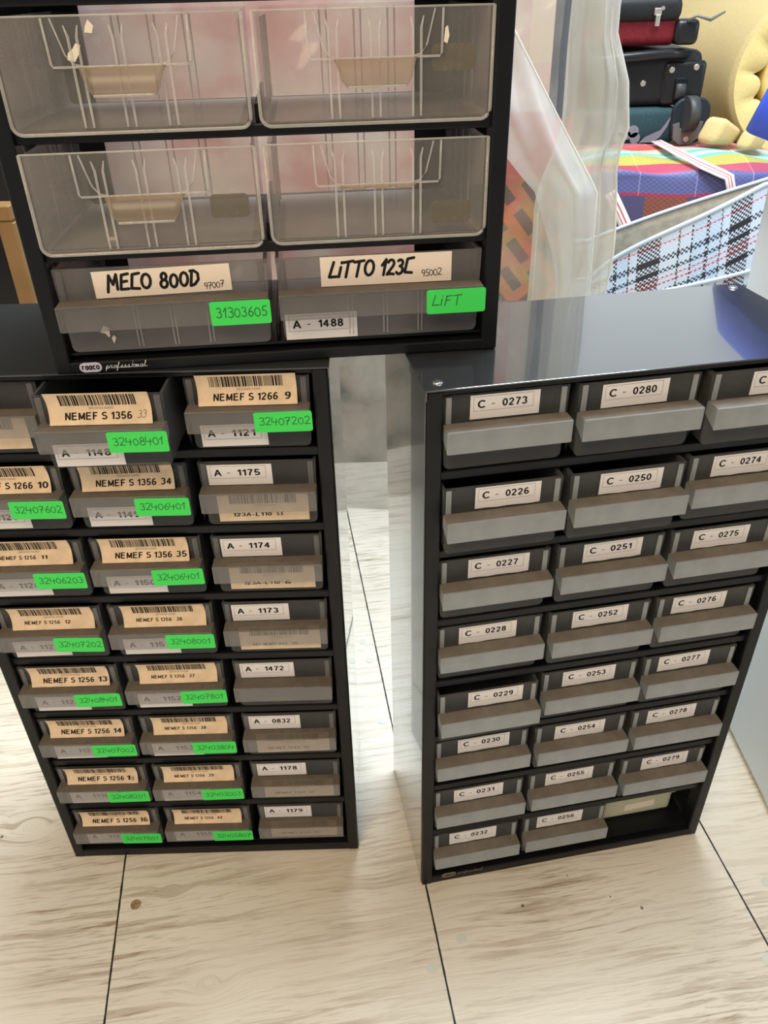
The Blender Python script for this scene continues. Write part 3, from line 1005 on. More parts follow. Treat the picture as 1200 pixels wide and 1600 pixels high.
big = big_drawer_mesh(0.1375)
UXX = {1: 0.0122, 2: 0.1555}
names = {(1, 1): 'clear wide drawer with a small pebble on its bottom',
         (2, 1): 'clear wide drawer with its pull tab broken off',
         (1, 2): 'clear wide drawer with two torn paper scraps stuck on its front',
         (2, 2): 'clear wide drawer with a dark glue patch on its right inner side',
         (1, 3): 'clear wide drawer in the topmost row, left', (2, 3): 'clear wide drawer in the topmost row, right'}
BD = {}
for r in (1, 2, 3):
    for c in (1, 2):
        d = link('drawer', big, cabU, (UXX[c], 0.0012 - (0.002 if (c, r) == (1, 1) else 0), UZ + UP * r + 0.0048))
        tag(d, names[(c, r)])
        pull_tab(d, 0.1375, broken=(c, r) == (2, 1))
        BD[(c, r)] = d


def scrap(parent, pts, loc, m, name, rot=(0, 0, 0), t=0.0004):
    bm = bmesh.new()
    a = [bm.verts.new((x, 0, z)) for x, z in pts]
    c = [bm.verts.new((x, -t, z)) for x, z in pts]
    n = len(pts)
    bm.faces.new(a)
    bm.faces.new(c[::-1])
    for k in range(n):
        bm.faces.new((a[k], a[(k + 1) % n], c[(k + 1) % n], c[k]))
    return finish(name, bm, MT[m], parent, loc, rot)


scrap(BD[(1, 2)], [(0, 0), (0.004, -0.001), (0.007, 0.003), (0.0085, 0.007), (0.006, 0.008), (0.004, 0.0055), (0.001, 0.0035)], (0.0395, 0.0, 0.0375), 'scrap', 'paper_scrap')
scrap(BD[(1, 2)], [(0, 0), (0.004, -0.0005), (0.0055, 0.003), (0.003, 0.006), (0.001, 0.003)], (0.0515, 0.0, 0.0505), 'scrap', 'paper_scrap')
scrap(BD[(2, 2)], [(0, 0), (0.002, -0.001), (0.0032, 0.003), (0.0022, 0.008), (0.0008, 0.007)], (0.1085, 0.0, 0.0410), 'scrap', 'paper_scrap')
# glue stains left by old labels
scrap(BD[(2, 2)], rrect(0.026, 0.014, 0.003, 3), (0.102, 0.0019, 0.026), 'stain', 'glue_stain')
scrap(BD[(2, 1)], rrect(0.026, 0.014, 0.003, 3), (0.102, 0.0019, 0.008), 'stain', 'glue_stain')
scrap(BD[(1, 1)], rrect(0.024, 0.014, 0.003, 3), (0.107, 0.0019, 0.018), 'stain', 'glue_stain')
bm = bmesh.new()
bmesh.ops.create_icosphere(bm, subdivisions=2, radius=0.003)
for v in bm.verts:
    v.co.x *= 0.9
    v.co.z *= 0.6
    v.co += v.co.normalized() * 0.0006 * math.sin(v.co.x * 3000 + v.co.y * 2000)
finish('pebble', bm, MT['scrap'], BD[(1, 1)], (0.040, 0.020, 0.0036))

# bottom row: two wide drawers with full-width grips
dm_wide = small_drawer_mesh('drawer', 0.1375, MT['smoke'], MT['smoke'])
d = link('drawer', dm_wide, cabU, (0.0122, 0.0055, UZ + 0.0068))
tag(d, 'wide smoky drawer with a handwritten cream label and green sticker 31303605')
s = Sheet(0.0885, 0.0175)
s.write('MECO 800D', 0.0085, 0.0048, 0.0102, 1, 0.0019, adv=0.70, rise=-0.005, slant=0.12, narrow=0.90)
s.write('97007', 0.0705, 0.0016, 0.0042, 1, 0.00045, adv=0.62, rise=0.08)
s.obj('handwritten_label', [MT['creamw'], MT['ink']], d, (0.0250, -0.0003, 0.0362), (0, -0.015, 0))
green_sticker(d, '31303605', 0.0985, 0.0182, -0.0139, 0.0395, 0.0162, cap=0.0068, pen=0.0006, narrow=1.0)
scrap(d, [(0, 0), (0.003, -0.001), (0.005, -0.004), (0.006, -0.003), (0.0058, 0.003), (0.003, 0.0045)], (0.0225, -0.0002, 0.0135), 'scrap', 'paper_scrap')
scrap(d, [(0, 0), (0.001, -0.004), (0.003, 0.0), (0.002, 0.002)], (0.0290, -0.0002, 0.0090), 'scrap', 'paper_scrap')
d2 = link('drawer', dm_wide, cabU, (0.1555, 0.0055, UZ + 0.0068))
tag(d2, 'wide smoky drawer with a handwritten cream label, green sticker and white tag A-1488')
s = Sheet(0.0880, 0.0195)
s.write('LiTTO 123C', 0.0050, 0.0056, 0.0102, 1, 0.0019, adv=0.66, rise=0.012, slant=0.16, narrow=0.86)
s.write('95002', 0.0675, 0.0036, 0.0046, 1, 0.00048, adv=0.60, rise=0.06)
s.obj('handwritten_label', [MT['creamw'], MT['ink']], d2, (0.0292, -0.0003, 0.0362), (0, 0.002, 0))
green_sticker(d2, 'LiFT', 0.0985, 0.0180, -0.0139, 0.0400, 0.0165, cap=0.0068, pen=0.0006, narrow=1.15)
white_tag(d2, 'A - 1488', 0.0030, 0.0003, w_=0.0492, h=0.0180)
for dd in (d, d2):                                # vertical bars of the inner dividers
    for k in range(3):
        bm = bmesh.new()
        x = 0.048 + 0.024 * k
        for sx in (-0.0013, 0.0013):
            tube(bm, [(x + sx, -0.0004, 0.002), (x + sx, -0.0004, 0.034)], 0.0005, 6)
        finish('rib', bm, MT['clearrim'], dd)

# ================================================================== BEHIND THE CABINETS


def grid_obj(name, fn, nu, nv, mats, parent=None, thick=0.0, uvfn=None, smooth=True, mi=None):
    """sheet P = fn(u, v), u and v in 0..1, with a uv layer; thick gives it a back"""
    bm = bmesh.new()
    uvl = bm.loops.layers.uv.new('UVMap')
    V = [[bm.verts.new(fn(i / nu, j / nv)) for i in range(nu + 1)] for j in range(nv + 1)]
    for j in range(nv):
        for i in range(nu):
            ids = ((i, j), (i + 1, j), (i + 1, j + 1), (i, j + 1))
            f = bm.faces.new([V[b][a] for a, b in ids])
            f.smooth = smooth
            for l, (a, b) in zip(f.loops, ids):
                l[uvl].uv = uvfn(a / nu, b / nv) if uvfn else (a / nu, b / nv)
    o_me = bpy.data.meshes.new(name)
    bm.to_mesh(o_me)
    bm.free()
    for m in (mats if isinstance(mats, (list, tuple)) else [mats]):
        o_me.materials.append(m)
    o = link(name, o_me, parent)
    if thick:
        md = o.modifiers.new('thickness', 'SOLIDIFY')
        md.thickness = thick
        md.offset = 0
    return o


def ramp_mat(name, axis, stops, rough=0.8, extra=None, interp='CONSTANT'):
    """bands of colour along one uv axis"""
    m, nt, b, out = mat(name)
    N, L = nt.nodes, nt.links
    uv = N.new('ShaderNodeUVMap')
    sp = N.new('ShaderNodeSeparateXYZ')
    L.new(uv.outputs[0], sp.inputs[0])
    r = N.new('ShaderNodeValToRGB')
    r.color_ramp.interpolation = interp
    els = r.color_ramp.elements
    while len(els) < len(stops):
        els.new(0.5)
    for e, (p, cc) in zip(els, stops):
        e.position = p
        e.color = (*cc, 1)
    L.new(sp.outputs[axis], r.inputs[0])
    b.inputs['Roughness'].default_value = rough
    L.new(r.outputs[0], b.inputs['Base Color'])
    if extra:
        extra(nt, b, uv, sp, r.outputs[0])
    return m


# ---------------------------------------------- carpet stood on edge, wrapped in clear film
def carpet_mat():
    m, nt, b, out = mat('patterned_carpet')
    N, L = nt.nodes, nt.links
    uv = N.new('ShaderNodeUVMap')
    sp = N.new('ShaderNodeSeparateXYZ')
    L.new(uv.outputs[0], sp.inputs[0])          # uv in metres: u = x, v = z

    def math_(op, a, bb=None):
        n = N.new('ShaderNodeMath')
        n.operation = op
        for i, v in enumerate((a, bb)):
            if v is None:
                continue
            if isinstance(v, (int, float)):
                n.inputs[i].default_value = v
            else:
                L.new(v, n.inputs[i])
        return n.outputs[0]

    def mixc(f, a, c):
        n = N.new('ShaderNodeMix')
        n.data_type = 'RGBA'
        L.new(f, n.inputs['Factor'])
        for k, val in (('A', a), ('B', c)):
            if isinstance(val, tuple):
                n.inputs[k].default_value = (*val, 1)
            else:
                L.new(val, n.inputs[k])
        return n.outputs['Result']
    nz = N.new('ShaderNodeTexNoise')
    nz.inputs['Scale'].default_value = 9
    nz.inputs['Detail'].default_value = 6
    L.new(uv.outputs[0], nz.inputs['Vector'])
    rp = N.new('ShaderNodeValToRGB')
    els = rp.color_ramp.elements
    els.new(0.5)
    for e, (p, cc) in zip(els, ((0.38, (0.62, 0.30, 0.30)), (0.52, (0.70, 0.52, 0.50)), (0.68, (0.74, 0.66, 0.60)))):
        e.position = p
        e.color = (*cc, 1)
    L.new(nz.outputs['Fac'], rp.inputs[0])
    # rust border with dark slanted blocks, low on the right
    br = N.new('ShaderNodeTexBrick')
    br.inputs['Scale'].default_value = 1.0
    br.inputs['Brick Width'].default_value = 0.062
    br.inputs['Row Height'].default_value = 0.036
    br.inputs['Mortar Size'].default_value = 0.0095
    br.inputs['Color1'].default_value = (0.06, 0.062, 0.07, 1)
    br.inputs['Color2'].default_value = (0.20, 0.10, 0.06, 1)
    br.inputs['Mortar'].default_value = (0.58, 0.20, 0.06, 1)
    mp = N.new('ShaderNodeMapping')
    mp.inputs['Rotation'].default_value = (0, 0, 0.9)
    L.new(uv.outputs[0], mp.inputs['Vector'])
    L.new(mp.outputs[0], br.inputs['Vector'])
    low = math_('MULTIPLY', math_('LESS_THAN', sp.outputs[1], 0.52), math_('GREATER_THAN', sp.outputs[1], 0.315))
    rgt = math_('GREATER_THAN', sp.outputs[0], 0.785)
    rg = N.new('ShaderNodeValToRGB')
    els = rg.color_ramp.elements
    els.new(0.5)
    for e, (p, cc) in zip(els, ((0.40, (0.13, 0.135, 0.12)), (0.52, (0.40, 0.35, 0.29)), (0.66, (0.50, 0.45, 0.39)))):
        e.position = p
        e.color = (*cc, 1)
    L.new(nz.outputs['Fac'], rg.inputs[0])
    c0 = mixc(math_('LESS_THAN', sp.outputs[1], 0.34), rp.outputs[0], rg.outputs[0])
    nr = N.new('ShaderNodeTexNoise')
    nr.inputs['Scale'].default_value = 28
    L.new(uv.outputs[0], nr.inputs['Vector'])
    brn = N.new('ShaderNodeMix')
    brn.data_type = 'RGBA'
    brn.blend_type = 'OVERLAY'
    brn.inputs['Factor'].default_value = 1.0
    L.new(br.outputs['Color'], brn.inputs['A'])
    L.new(nr.outputs['Color'], brn.inputs['B'])
    c1 = mixc(math_('MULTIPLY', low, rgt), c0, brn.outputs['Result'])
    red = math_('MULTIPLY', math_('MULTIPLY', math_('GREATER_THAN', sp.outputs[0], 0.785), math_('LESS_THAN', sp.outputs[1], 0.61)), math_('GREATER_THAN', sp.outputs[1], 0.52))
    c2 = mixc(red, c1, (0.60, 0.10, 0.09))
    dark = math_('GREATER_THAN', sp.outputs[0], 0.884)
    dz = math_('GREATER_THAN', sp.outputs[1], 0.60)
    cream = math_('MULTIPLY', math_('GREATER_THAN', sp.outputs[0], 0.850), math_('GREATER_THAN', sp.outputs[1], 0.675))
    c2b = mixc(cream, c2, (0.74, 0.64, 0.54))
    c3 = mixc(math_('MULTIPLY', dark, dz), c2b, (0.12, 0.13, 0.15))
    L.new(c3, b.inputs['Base Color'])
    b.inputs['Roughness'].default_value = 0.95
    return m


CX0, CX1, CY = -0.62, 0.315, 1.34
crp = empty('carpet', (CX0, CY, 0), 0)
tag(crp, 'pinkish patterned carpet standing on edge behind clear plastic film', 'carpet')


def carpet_fn(u, v):
    # closed rounded slab outline around the vertical axis
    per = rrect(CX1 - CX0, 0.10, 0.045, 6)
    k = u * len(per)
    i = int(k) % len(per)
    j = (i + 1) % len(per)
    f = k - int(k)
    x = per[i][0] * (1 - f) + per[j][0] * f
    y = per[i][1] * (1 - f) + per[j][1] * f
    return (x, y + 0.004 * math.sin(x * 14 + v * 3), 1.12 * v)


bm = bmesh.new()
uvl = bm.loops.layers.uv.new('UVMap')
per = rrect(CX1 - CX0, 0.10, 0.045, 6)
NP, NV = len(per), 24
ring = [[bm.verts.new((x, y + (0.004 * math.sin(x * 14 + j * 0.4) if y < 0.05 else 0), 1.12 * j / NV)) for x, y in per] for j in range(NV + 1)]
for j in range(NV):
    for k in range(NP):
        vs = (ring[j][k], ring[j][(k + 1) % NP], ring[j + 1][(k + 1) % NP], ring[j + 1][k])
        f = bm.faces.new(vs)
        for l in f.loops:
            l[uvl].uv = (l.vert.co.x, l.vert.co.z)
for R_ in (ring[0], ring[-1]):
    f = bm.faces.new(R_)
    for l in f.loops:
        l[uvl].uv = (l.vert.co.x, l.vert.co.y)
finish('pile', bm, carpet_mat(), crp)

MT['film'] = thin('clear_wrapping_film', (0.80, 0.80, 0.76), 0.20, (0.97, 0.97, 0.96), 0.10, 1.0, transl=0.35, nscale=14, namp=0.6)
MT['milky'] = thin('milky_plastic_sheet', (0.83, 0.83, 0.74), 0.74, (0.97, 0.97, 0.93), 0.22, 0.8, transl=0.45, nscale=10, namp=0.10)
MT['milky2'] = thin('folded_plastic_sheet', (0.84, 0.85, 0.82), 0.52, (0.97, 0.97, 0.95), 0.18, 0.9, transl=0.45, nscale=12, namp=0.2)

film = empty('plastic_sheet', (-0.2, 1.27, 0))
tag(film, 'large clear crinkled plastic sheet draped down to the floor in front of the carpet', 'plastic sheet')


def wrinkle(x, z):
    return (0.010 * math.sin(x * 21 + 3 * math.sin(z * 4)) + 0.006 * math.sin(z * 19 + x * 33 + 2 * math.sin(x * 9)) + 0.004 * abs(math.sin((x * 0.8 + z) * 26)) + 0.003 * math.sin(z * 60 - x * 47))


def film_fn(u, v):
    x = -0.36 + (0.20 + 0.62 - 0.0) * u
    z = 0.004 + 1.12 * v
    flare = -0.09 * (1 - v) ** 5
    return (x, -0.005 + flare + wrinkle(x, z) * 1.2, z)


grid_obj('wrapping_film', film_fn, 110, 130, MT['film'], film)


def smooth(a, b_, t):
    t = min(1, max(0, (t - a) / (b_ - a)))
    return t * t * (3 - 2 * t)


def strip_fn(u, v):
    # pleated milky strip; wider at the foot
    z = 0.004 + 1.14 * v
    xl = 0.430 + 0.026 * smooth(0.50, 0.62, z)
    xr = 0.549 - 0.028 * smooth(0.45, 0.80, z) + 0.018 * smooth(0.56, 0.60, z) * (1 - smooth(0.66, 0.72, z)) + 0.004 * math.sin(z * 17)
    x = xl + (xr - xl) * u
    y = -0.070 + 0.014 * math.sin(u * 8 + 0.8 * math.sin(z * 5)) + 0.005 * math.sin(u * 19 + z * 9) + 0.004 * math.sin(z * 28 + u * 6) + 0.003 * abs(math.sin(z * 21 - u * 9)) - 0.04 * (1 - v) ** 4
    return (x, y, z)


grid_obj('hanging_fold', strip_fn, 44, 120, MT['milky'], film)


def flap_fn(u, v):
    # loose band with a free diagonal edge
    z = 0.006 + 1.12 * v
    xe = 0.507 - 0.123 * (z - 0.531) / 0.186 if z > 0.531 else 0.507 + 0.012 * smooth(0.5, 0.2, z)
    wd = 0.10 * (0.5 + 0.5 * smooth(0.40, 0.6, z))
    x = xe - wd * (1 - u)
    y = -0.118 - 0.010 * math.sin(u * 5 + z * 9) - 0.004 * math.sin(u * 13 - z * 24) + 0.008 * u ** 6 - 0.035 * (1 - v) ** 4
    return (x, y, z)


grid_obj('loose_flap', flap_fn, 30, 130, MT['milky2'], film)
# bright welded edges of the film
bm = bmesh.new()
tube(bm, [flap_fn(1.0, v / 60) for v in range(61)], 0.0016, 6)
tube(bm, [strip_fn(1.0, v / 40) for v in range(41)], 0.0018, 6)
tube(bm, [strip_fn(0.80, v / 40) for v in range(41)], 0.0012, 6)
tube(bm, [strip_fn(0.06, v / 40) for v in range(41)], 0.0014, 6)
MT['edge'] = thin('film_edge', (0.93, 0.93, 0.86), 0.8, (1, 1, 1), 0.15, 1.0, transl=0.3)
finish('film_edges', bm, MT['edge'], film)

# ---------------------------------------------- wooden rack at far left
MT['pine'] = plain('brown_pine', (0.26, 0.145, 0.05), 0.55, noise=0.25, nscale=14)
MT['darkboard'] = plain('dark_board', (0.012, 0.010, 0.009), 0.9)
rack = empty('wooden_rack', (-0.62, 0.94, 0))
tag(rack, 'brown wooden rack with a dark inside behind the left cabinet', 'rack')
for x in (-0.30, 0.186):
    bm = bmesh.new()
    box(bm, x, x + 0.020, 0, 0.022, 0, 0.5595, 0.002, 1)
    finish('post', bm, MT['pine'], rack)
bm = bmesh.new()
box(bm, -0.30, 0.206, -0.001, 0.022, 0.560, 0.578, 0.002, 1)
finish('rail', bm, MT['pine'], rack)
bm = bmesh.new()
box(bm, -0.50, 0.24, 0.10, 0.12, 0.0, 1.15, 0.002, 1)
finish('back_board', bm, MT['darkboard'], rack)

# ---------------------------------------------- white tote with blue lid
MT['tote'] = plain('white_tote_plastic', (0.74, 0.84, 0.92), 0.42, spec=0.5, noise=0.03, nscale=8)
MT['blue'] = plain('blue_lid_plastic', (0.002, 0.085, 0.85), 0.35, spec=0.35)
tote = empty('storage_tote', (0.415, 0.47, 0))
tag(tote, 'tall white plastic tote with a blue lid beside the right cabinet', 'storage tote')
bm = bmesh.new()
rings = []
for z, gr in ((0.0, -0.012), (0.006, -0.004), (0.02, 0.0), (0.20, 0.001), (0.40, 0.003), (0.66, 0.006)):
    rings.append([bm.verts.new((x, y, z)) for x, y in [(-gr + px * (0.36 + 2 * gr) / 0.36, -gr + py * (0.44 + 2 * gr) / 0.44) for px, py in rrect(0.36, 0.44, 0.055, 6)]])
n = len(rings[0])
for a, c in zip(rings[:-1], rings[1:]):
    for k in range(n):
        bm.faces.new((a[k], a[(k + 1) % n], c[(k + 1) % n], c[k])).smooth = True
bm.faces.new(rings[0])
bm.faces.new(rings[-1])
finish('body', bm, MT['tote'], tote)
bm = bmesh.new()
rings = []
for z, gr in ((0.640, 0.028), (0.642, 0.030), (0.688, 0.018), (0.695, 0.012), (0.697, 0.0), (0.690, -0.02)):
    rings.append([bm.verts.new((x, y, z)) for x, y in [(-gr + px * (0.36 + 2 * gr) / 0.36, -gr + py * (0.44 + 2 * gr) / 0.44) for px, py in rrect(0.36, 0.44, 0.045, 6)]])
for a, c in zip(rings[:-1], rings[1:]):
    for k in range(n):
        bm.faces.new((a[k], a[(k + 1) % n], c[(k + 1) % n], c[k])).smooth = True
bm.faces.new(rings[-1])
tag(finish('lid', bm, MT['blue'], tote), 'blue lid')


# ---------------------------------------------- plaid carrier bag
def plaid_mat():
    m, nt, b, out = mat('woven_plaid_plastic')
    N, L = nt.nodes, nt.links
    uv = N.new('ShaderNodeUVMap')
    sp = N.new('ShaderNodeSeparateXYZ')
    L.new(uv.outputs[0], sp.inputs[0])

    def math_(op, a, bb=None):
        n = N.new('ShaderNodeMath')
        n.operation = op
        for i, v in enumerate((a, bb)):
            if v is None:
                continue
            if isinstance(v, (int, float)):
                n.inputs[i].default_value = v
            else:
                L.new(v, n.inputs[i])
        return n.outputs[0]

    def ramp(src, per, stops):
        f = math_('FRACT', math_('DIVIDE', src, per))
        r = N.new('ShaderNodeValToRGB')
        r.color_ramp.interpolation = 'CONSTANT'
        els = r.color_ramp.elements
        while len(els) < len(stops):
            els.new(0.5)
        for e, (p, cc) in zip(els, stops):
            e.position = p
            e.color = (*cc, 1)
        L.new(f, r.inputs[0])
        return r.outputs[0]
    wh, bl, k_, rd = (0.50, 0.58, 0.67), (0.38, 0.50, 0.66), (0.02, 0.02, 0.025), (0.55, 0.05, 0.06)
    warp = ramp(sp.outputs[0], 0.150, [(0.0, wh), (0.16, k_), (0.18, wh), (0.30, k_), (0.32, bl), (0.46, k_), (0.50, bl), (0.62, k_), (0.64, wh), (0.72, k_), (0.90, k_), (0.97, wh)])
    weft = ramp(sp.outputs[1], 0.115, [(0.0, wh), (0.10, k_), (0.19, wh), (0.36, rd), (0.39, wh), (0.60, k_), (0.68, wh), (0.76, rd), (0.79, wh), (0.84, rd), (0.87, wh), (0.93, k_)])
    a = math_('FLOOR', math_('DIVIDE', sp.outputs[0], 0.0036))
    c = math_('FLOOR', math_('DIVIDE', sp.outputs[1], 0.0036))
    ck = math_('MODULO', math_('ABSOLUTE', math_('ADD', a, c)), 2.0)
    mx = N.new('ShaderNodeMix')
    mx.data_type = 'RGBA'
    L.new(ck, mx.inputs['Factor'])
    L.new(warp, mx.inputs['A'])
    L.new(weft, mx.inputs['B'])
    L.new(mx.outputs['Result'], b.inputs['Base Color'])
    b.inputs['Roughness'].default_value = 0.4
    return m


MT['plaid'] = plaid_mat()
MT['piping'] = plain('white_bag_piping', (0.50, 0.58, 0.68), 0.5)
MT['baginside'] = plain('beige_bag_lining', (0.62, 0.60, 0.50), 0.7, noise=0.2, nscale=60)
plaid = empty('carrier_bag', (0.40, 1.44, 0))
tag(plaid, 'white woven plastic carrier bag with black and red plaid, standing open', 'bag')


def rim_front(x):                    # height of the slumped front edge
    return 0.305 + 0.165 * min(1, max(0, x / 0.29)) ** 0.75 - 0.02 * math.exp(-((x - 0.30) / 0.10) ** 2) * 0 + 0.03 * max(0, x - 0.29)


def plaid_front(u, v):
    x = -0.03 + 0.43 * u
    top = rim_front(x)
    z = 0.003 + (top - 0.003) * v
    y = 0.012 * math.sin(x * 16 + z * 4) - 0.03 * math.sin(v * PI) + 0.03 * v
    return (x, y, z)


grid_obj('front_panel', plaid_front, 40, 40, MT['plaid'], plaid, 0.002, lambda u, v: (0.43 * u, 0.47 * v * rim_front(-0.03 + 0.43 * u) / 0.47 + 0.20 * (1 - u)))


def plaid_back(u, v):
    x = -0.03 + 0.43 * u
    top = 0.360 + 0.33 * max(0, x)
    return (x, 0.10 + 0.01 * math.sin(x * 12), 0.003 + (top - 0.003) * v)


grid_obj('back_panel', plaid_back, 30, 20, [MT['baginside']], plaid, 0.002)
bm = bmesh.new()
for x in (-0.03, 0.40):
    quad(bm, [(x, 0.0, 0.003), (x, 0.10, 0.003), (x, 0.10, 0.34), (x, 0.03, rim_front(x))])
quad(bm, [(-0.03, 0, 0.003), (0.40, 0, 0.003), (0.40, 0.10, 0.003), (-0.03, 0.10, 0.003)])
finish('gusset', bm, MT['plaid'], plaid)
bm = bmesh.new()
tube(bm, [plaid_front(i / 30, 1.0) for i in range(31)], 0.0045, 8)
tube(bm, [(lambda p: (p[0], p[1] - 0.002, p[2]))(plaid_front(i / 30, 0.72 - 0.10 * i / 30 + 0.06)) for i in range(31)], 0.0035, 8)
tube(bm, [plaid_back(i / 30, 1.0) for i in range(31)], 0.0040, 8)
finish('piping', bm, MT['piping'], plaid)

# ---------------------------------------------- striped carrier bag
S_TOP = [(0.0, (0.30, 0.12, 0.06)), (0.30, (0.30, 0.10, 0.07)), (0.562, (0.52, 0.05, 0.11)), (0.570, (0.15, 0.16, 0.36)), (0.635, (0.58, 0.085, 0.14)), (0.70, (0.58, 0.50, 0.10)), (0.775, (0.22, 0.62, 0.46)), (0.80, (0.60, 0.78, 0.76)), (0.825, (0.22, 0.58, 0.42)), (0.85, (0.64, 0.58, 0.42)), (0.90, (0.66, 0.12, 0.09)), (0.96, (0.68, 0.16, 0.18))]


def stripe_extra(nt, b, uv, sp, col):
    N, L = nt.nodes, nt.links
    ck = N.new('ShaderNodeTexChecker')
    ck.inputs['Scale'].default_value = 150
    ck.inputs['Color1'].default_value = (1, 1, 1, 1)
    ck.inputs['Color2'].default_value = (0.72, 0.72, 0.76, 1)
    L.new(uv.outputs[0], ck.inputs['Vector'])
    br = N.new('ShaderNodeTexBrick')
    br.inputs['Scale'].default_value = 1.0
    br.inputs['Brick Width'].default_value = 0.12
    br.inputs['Row Height'].default_value = 0.48
    br.inputs['Mortar Size'].default_value = 0.0015
    br.inputs['Color1'].default_value = (1.0, 1.0, 1.0, 1)
    br.inputs['Color2'].default_value = (0.62, 0.75, 1.0, 1)
    br.inputs['Mortar'].default_value = (2.0, 1.8, 1.5, 1)
    L.new(uv.outputs[0], br.inputs['Vector'])
    m1 = N.new('ShaderNodeMix')
    m1.data_type = 'RGBA'
    m1.blend_type = 'MULTIPLY'
    m1.inputs['Factor'].default_value = 1
    L.new(col, m1.inputs['A'])
    L.new(ck.outputs['Color'], m1.inputs['B'])
    m2 = N.new('ShaderNodeMix')
    m2.data_type = 'RGBA'
    m2.blend_type = 'MULTIPLY'
    m2.inputs['Factor'].default_value = 1
    L.new(m1.outputs['Result'], m2.inputs['A'])
    L.new(br.outputs['Color'], m2.inputs['B'])
    fr = N.new('ShaderNodeMath')
    fr.operation = 'PINGPONG'
    fr.inputs[1].default_value = 0.09
    L.new(sp.outputs[0], fr.inputs[0])
    gt = N.new('ShaderNodeMath')
    gt.operation = 'GREATER_THAN'
    gt.inputs[1].default_value = 0.045
    L.new(fr.outputs[0], gt.inputs[0])
    lt = N.new('ShaderNodeMath')
    lt.operation = 'LESS_THAN'
    lt.inputs[1].default_value = 0.562
    L.new(sp.outputs[1], lt.inputs[0])
    ml = N.new('ShaderNodeMath')
    ml.operation = 'MULTIPLY'
    L.new(gt.outputs[0], ml.inputs[0])
    L.new(lt.outputs[0], ml.inputs[1])
    m3 = N.new('ShaderNodeMix')
    m3.data_type = 'RGBA'
    L.new(ml.outputs[0], m3.inputs['Factor'])
    L.new(m2.outputs['Result'], m3.inputs['A'])
    m3.inputs['B'].default_value = (0.09, 0.08, 0.17, 1)
    L.new(m3.outputs['Result'], b.inputs['Base Color'])


MT['stripe'] = ramp_mat('striped_woven_plastic', 1, S_TOP, 0.45, stripe_extra)
sbag = empty('carrier_bag', (0.44, 1.78, 0))
tag(sbag, 'packed carrier bag with red, yellow, green and blue stripes under the suitcases', 'bag')


def sbag_fn(u, v):
    # profile: up the front (v < .63), over the edge and back along the top
    x = 0.62 * u
    sag = 0.006 * math.sin(x * 9) + 0.004 * math.sin(x * 23)
    if v < 0.63:
        t = v / 0.63
        return (x, -0.018 * math.sin(t * PI) + 0.004 * math.sin(x * 17), 0.003 + (0.425 + sag) * t)
    t = (v - 0.63) / 0.37
    return (x, 0.20 * t, 0.428 + sag + 0.022 * math.sin(min(1, t * 1.2) * PI / 2) + 0.004 * math.sin(x * 31 + t * 9))


grid_obj('striped_panel', sbag_fn, 40, 60, MT['stripe'], sbag, 0.002, lambda u, v: (0.62 * u, v))
bm = bmesh.new()
box(bm, 0.0, 0.62, 0.006, 0.20, 0.003, 0.418, 0.01, 2)
finish('filling', bm, MT['baginside'], sbag)
MT['strap'] = ramp_mat('white_strap_red_stitch', 0, [(0.0, (0.74, 0.72, 0.70)), (0.3, (0.55, 0.10, 0.12)), (0.42, (0.74, 0.72, 0.70)), (0.6, (0.60, 0.14, 0.15)), (0.7, (0.74, 0.72, 0.70))], 0.6)


def strap_between(pts, wd, nrm):
    pts = [Vector(p) for p in pts]

    def fn(u, v):
        k = v * (len(pts) - 1)
        i = min(int(k), len(pts) - 2)
        p = pts[i].lerp(pts[i + 1], k - i)
        d = (pts[i + 1] - pts[i]).normalized()
        s = d.cross(Vector(nrm)).normalized()
        return p + s * wd * (u - 0.5)
    return grid_obj('strap', fn, 3, (len(pts) - 1) * 4, MT['strap'], sbag, 0.002)


strap_between([(0.055, -0.018, 0.400), (0.075, -0.03, 0.365), (0.105, -0.05, 0.31), (0.12, -0.03, 0.15)], 0.026, (0, -1, 0))
strap_between([(0.20, 0.18, 0.466), (0.215, 0.07, 0.460), (0.245, 0.0, 0.447), (0.30, -0.022, 0.425), (0.325, -0.024, 0.36)], 0.024, (0, -0.6, 0.8))

# ---------------------------------------------- suitcases
MT['teal'] = plain('teal_fabric', (0.022, 0.062, 0.075), 0.75, noise=0.2, nscale=200)
MT['navy'] = plain('dark_navy_fabric', (0.010, 0.018, 0.028), 0.7)
MT['blackfab'] = plain('black_fabric', (0.014, 0.014, 0.016), 0.55, spec=0.4, noise=0.2, nscale=120)
MT['blackplas'] = plain('black_moulding', (0.012, 0.012, 0.013), 0.35)
MT['red'] = plain('dark_red_fabric', (0.22, 0.008, 0.018), 0.7, noise=0.2, nscale=120)
MT['greyplas'] = plain('grey_wheel_plastic', (0.16, 0.16, 0.15), 0.4)
MT['lilacprint'] = plain('mauve_print', (0.26, 0.25, 0.30), 0.7)
MT['nickel'] = plain('nickel_rivet', (0.75, 0.70, 0.60), 0.3, metal=0.8)
MT['tyre'] = plain('rubber_wheel', (0.05, 0.05, 0.05), 0.5)


def soft_case(parent, name, m, x0, x1, y0, y1, z0, z1, bev, bulge=0.006):
    bm = bmesh.new()
    box(bm, x0, x1, y0, y1, z0, z1, bev, 4)
    o = finish(name, bm, m, parent, smooth=True)
    return o


def rivet(parent, p, r=0.0075):
    bm = bmesh.new()
    cyl(bm, p, (0, -1, 0), r, 0.003, 14, 0, r * 0.7)
    finish('rivet', bm, MT['nickel'], parent)


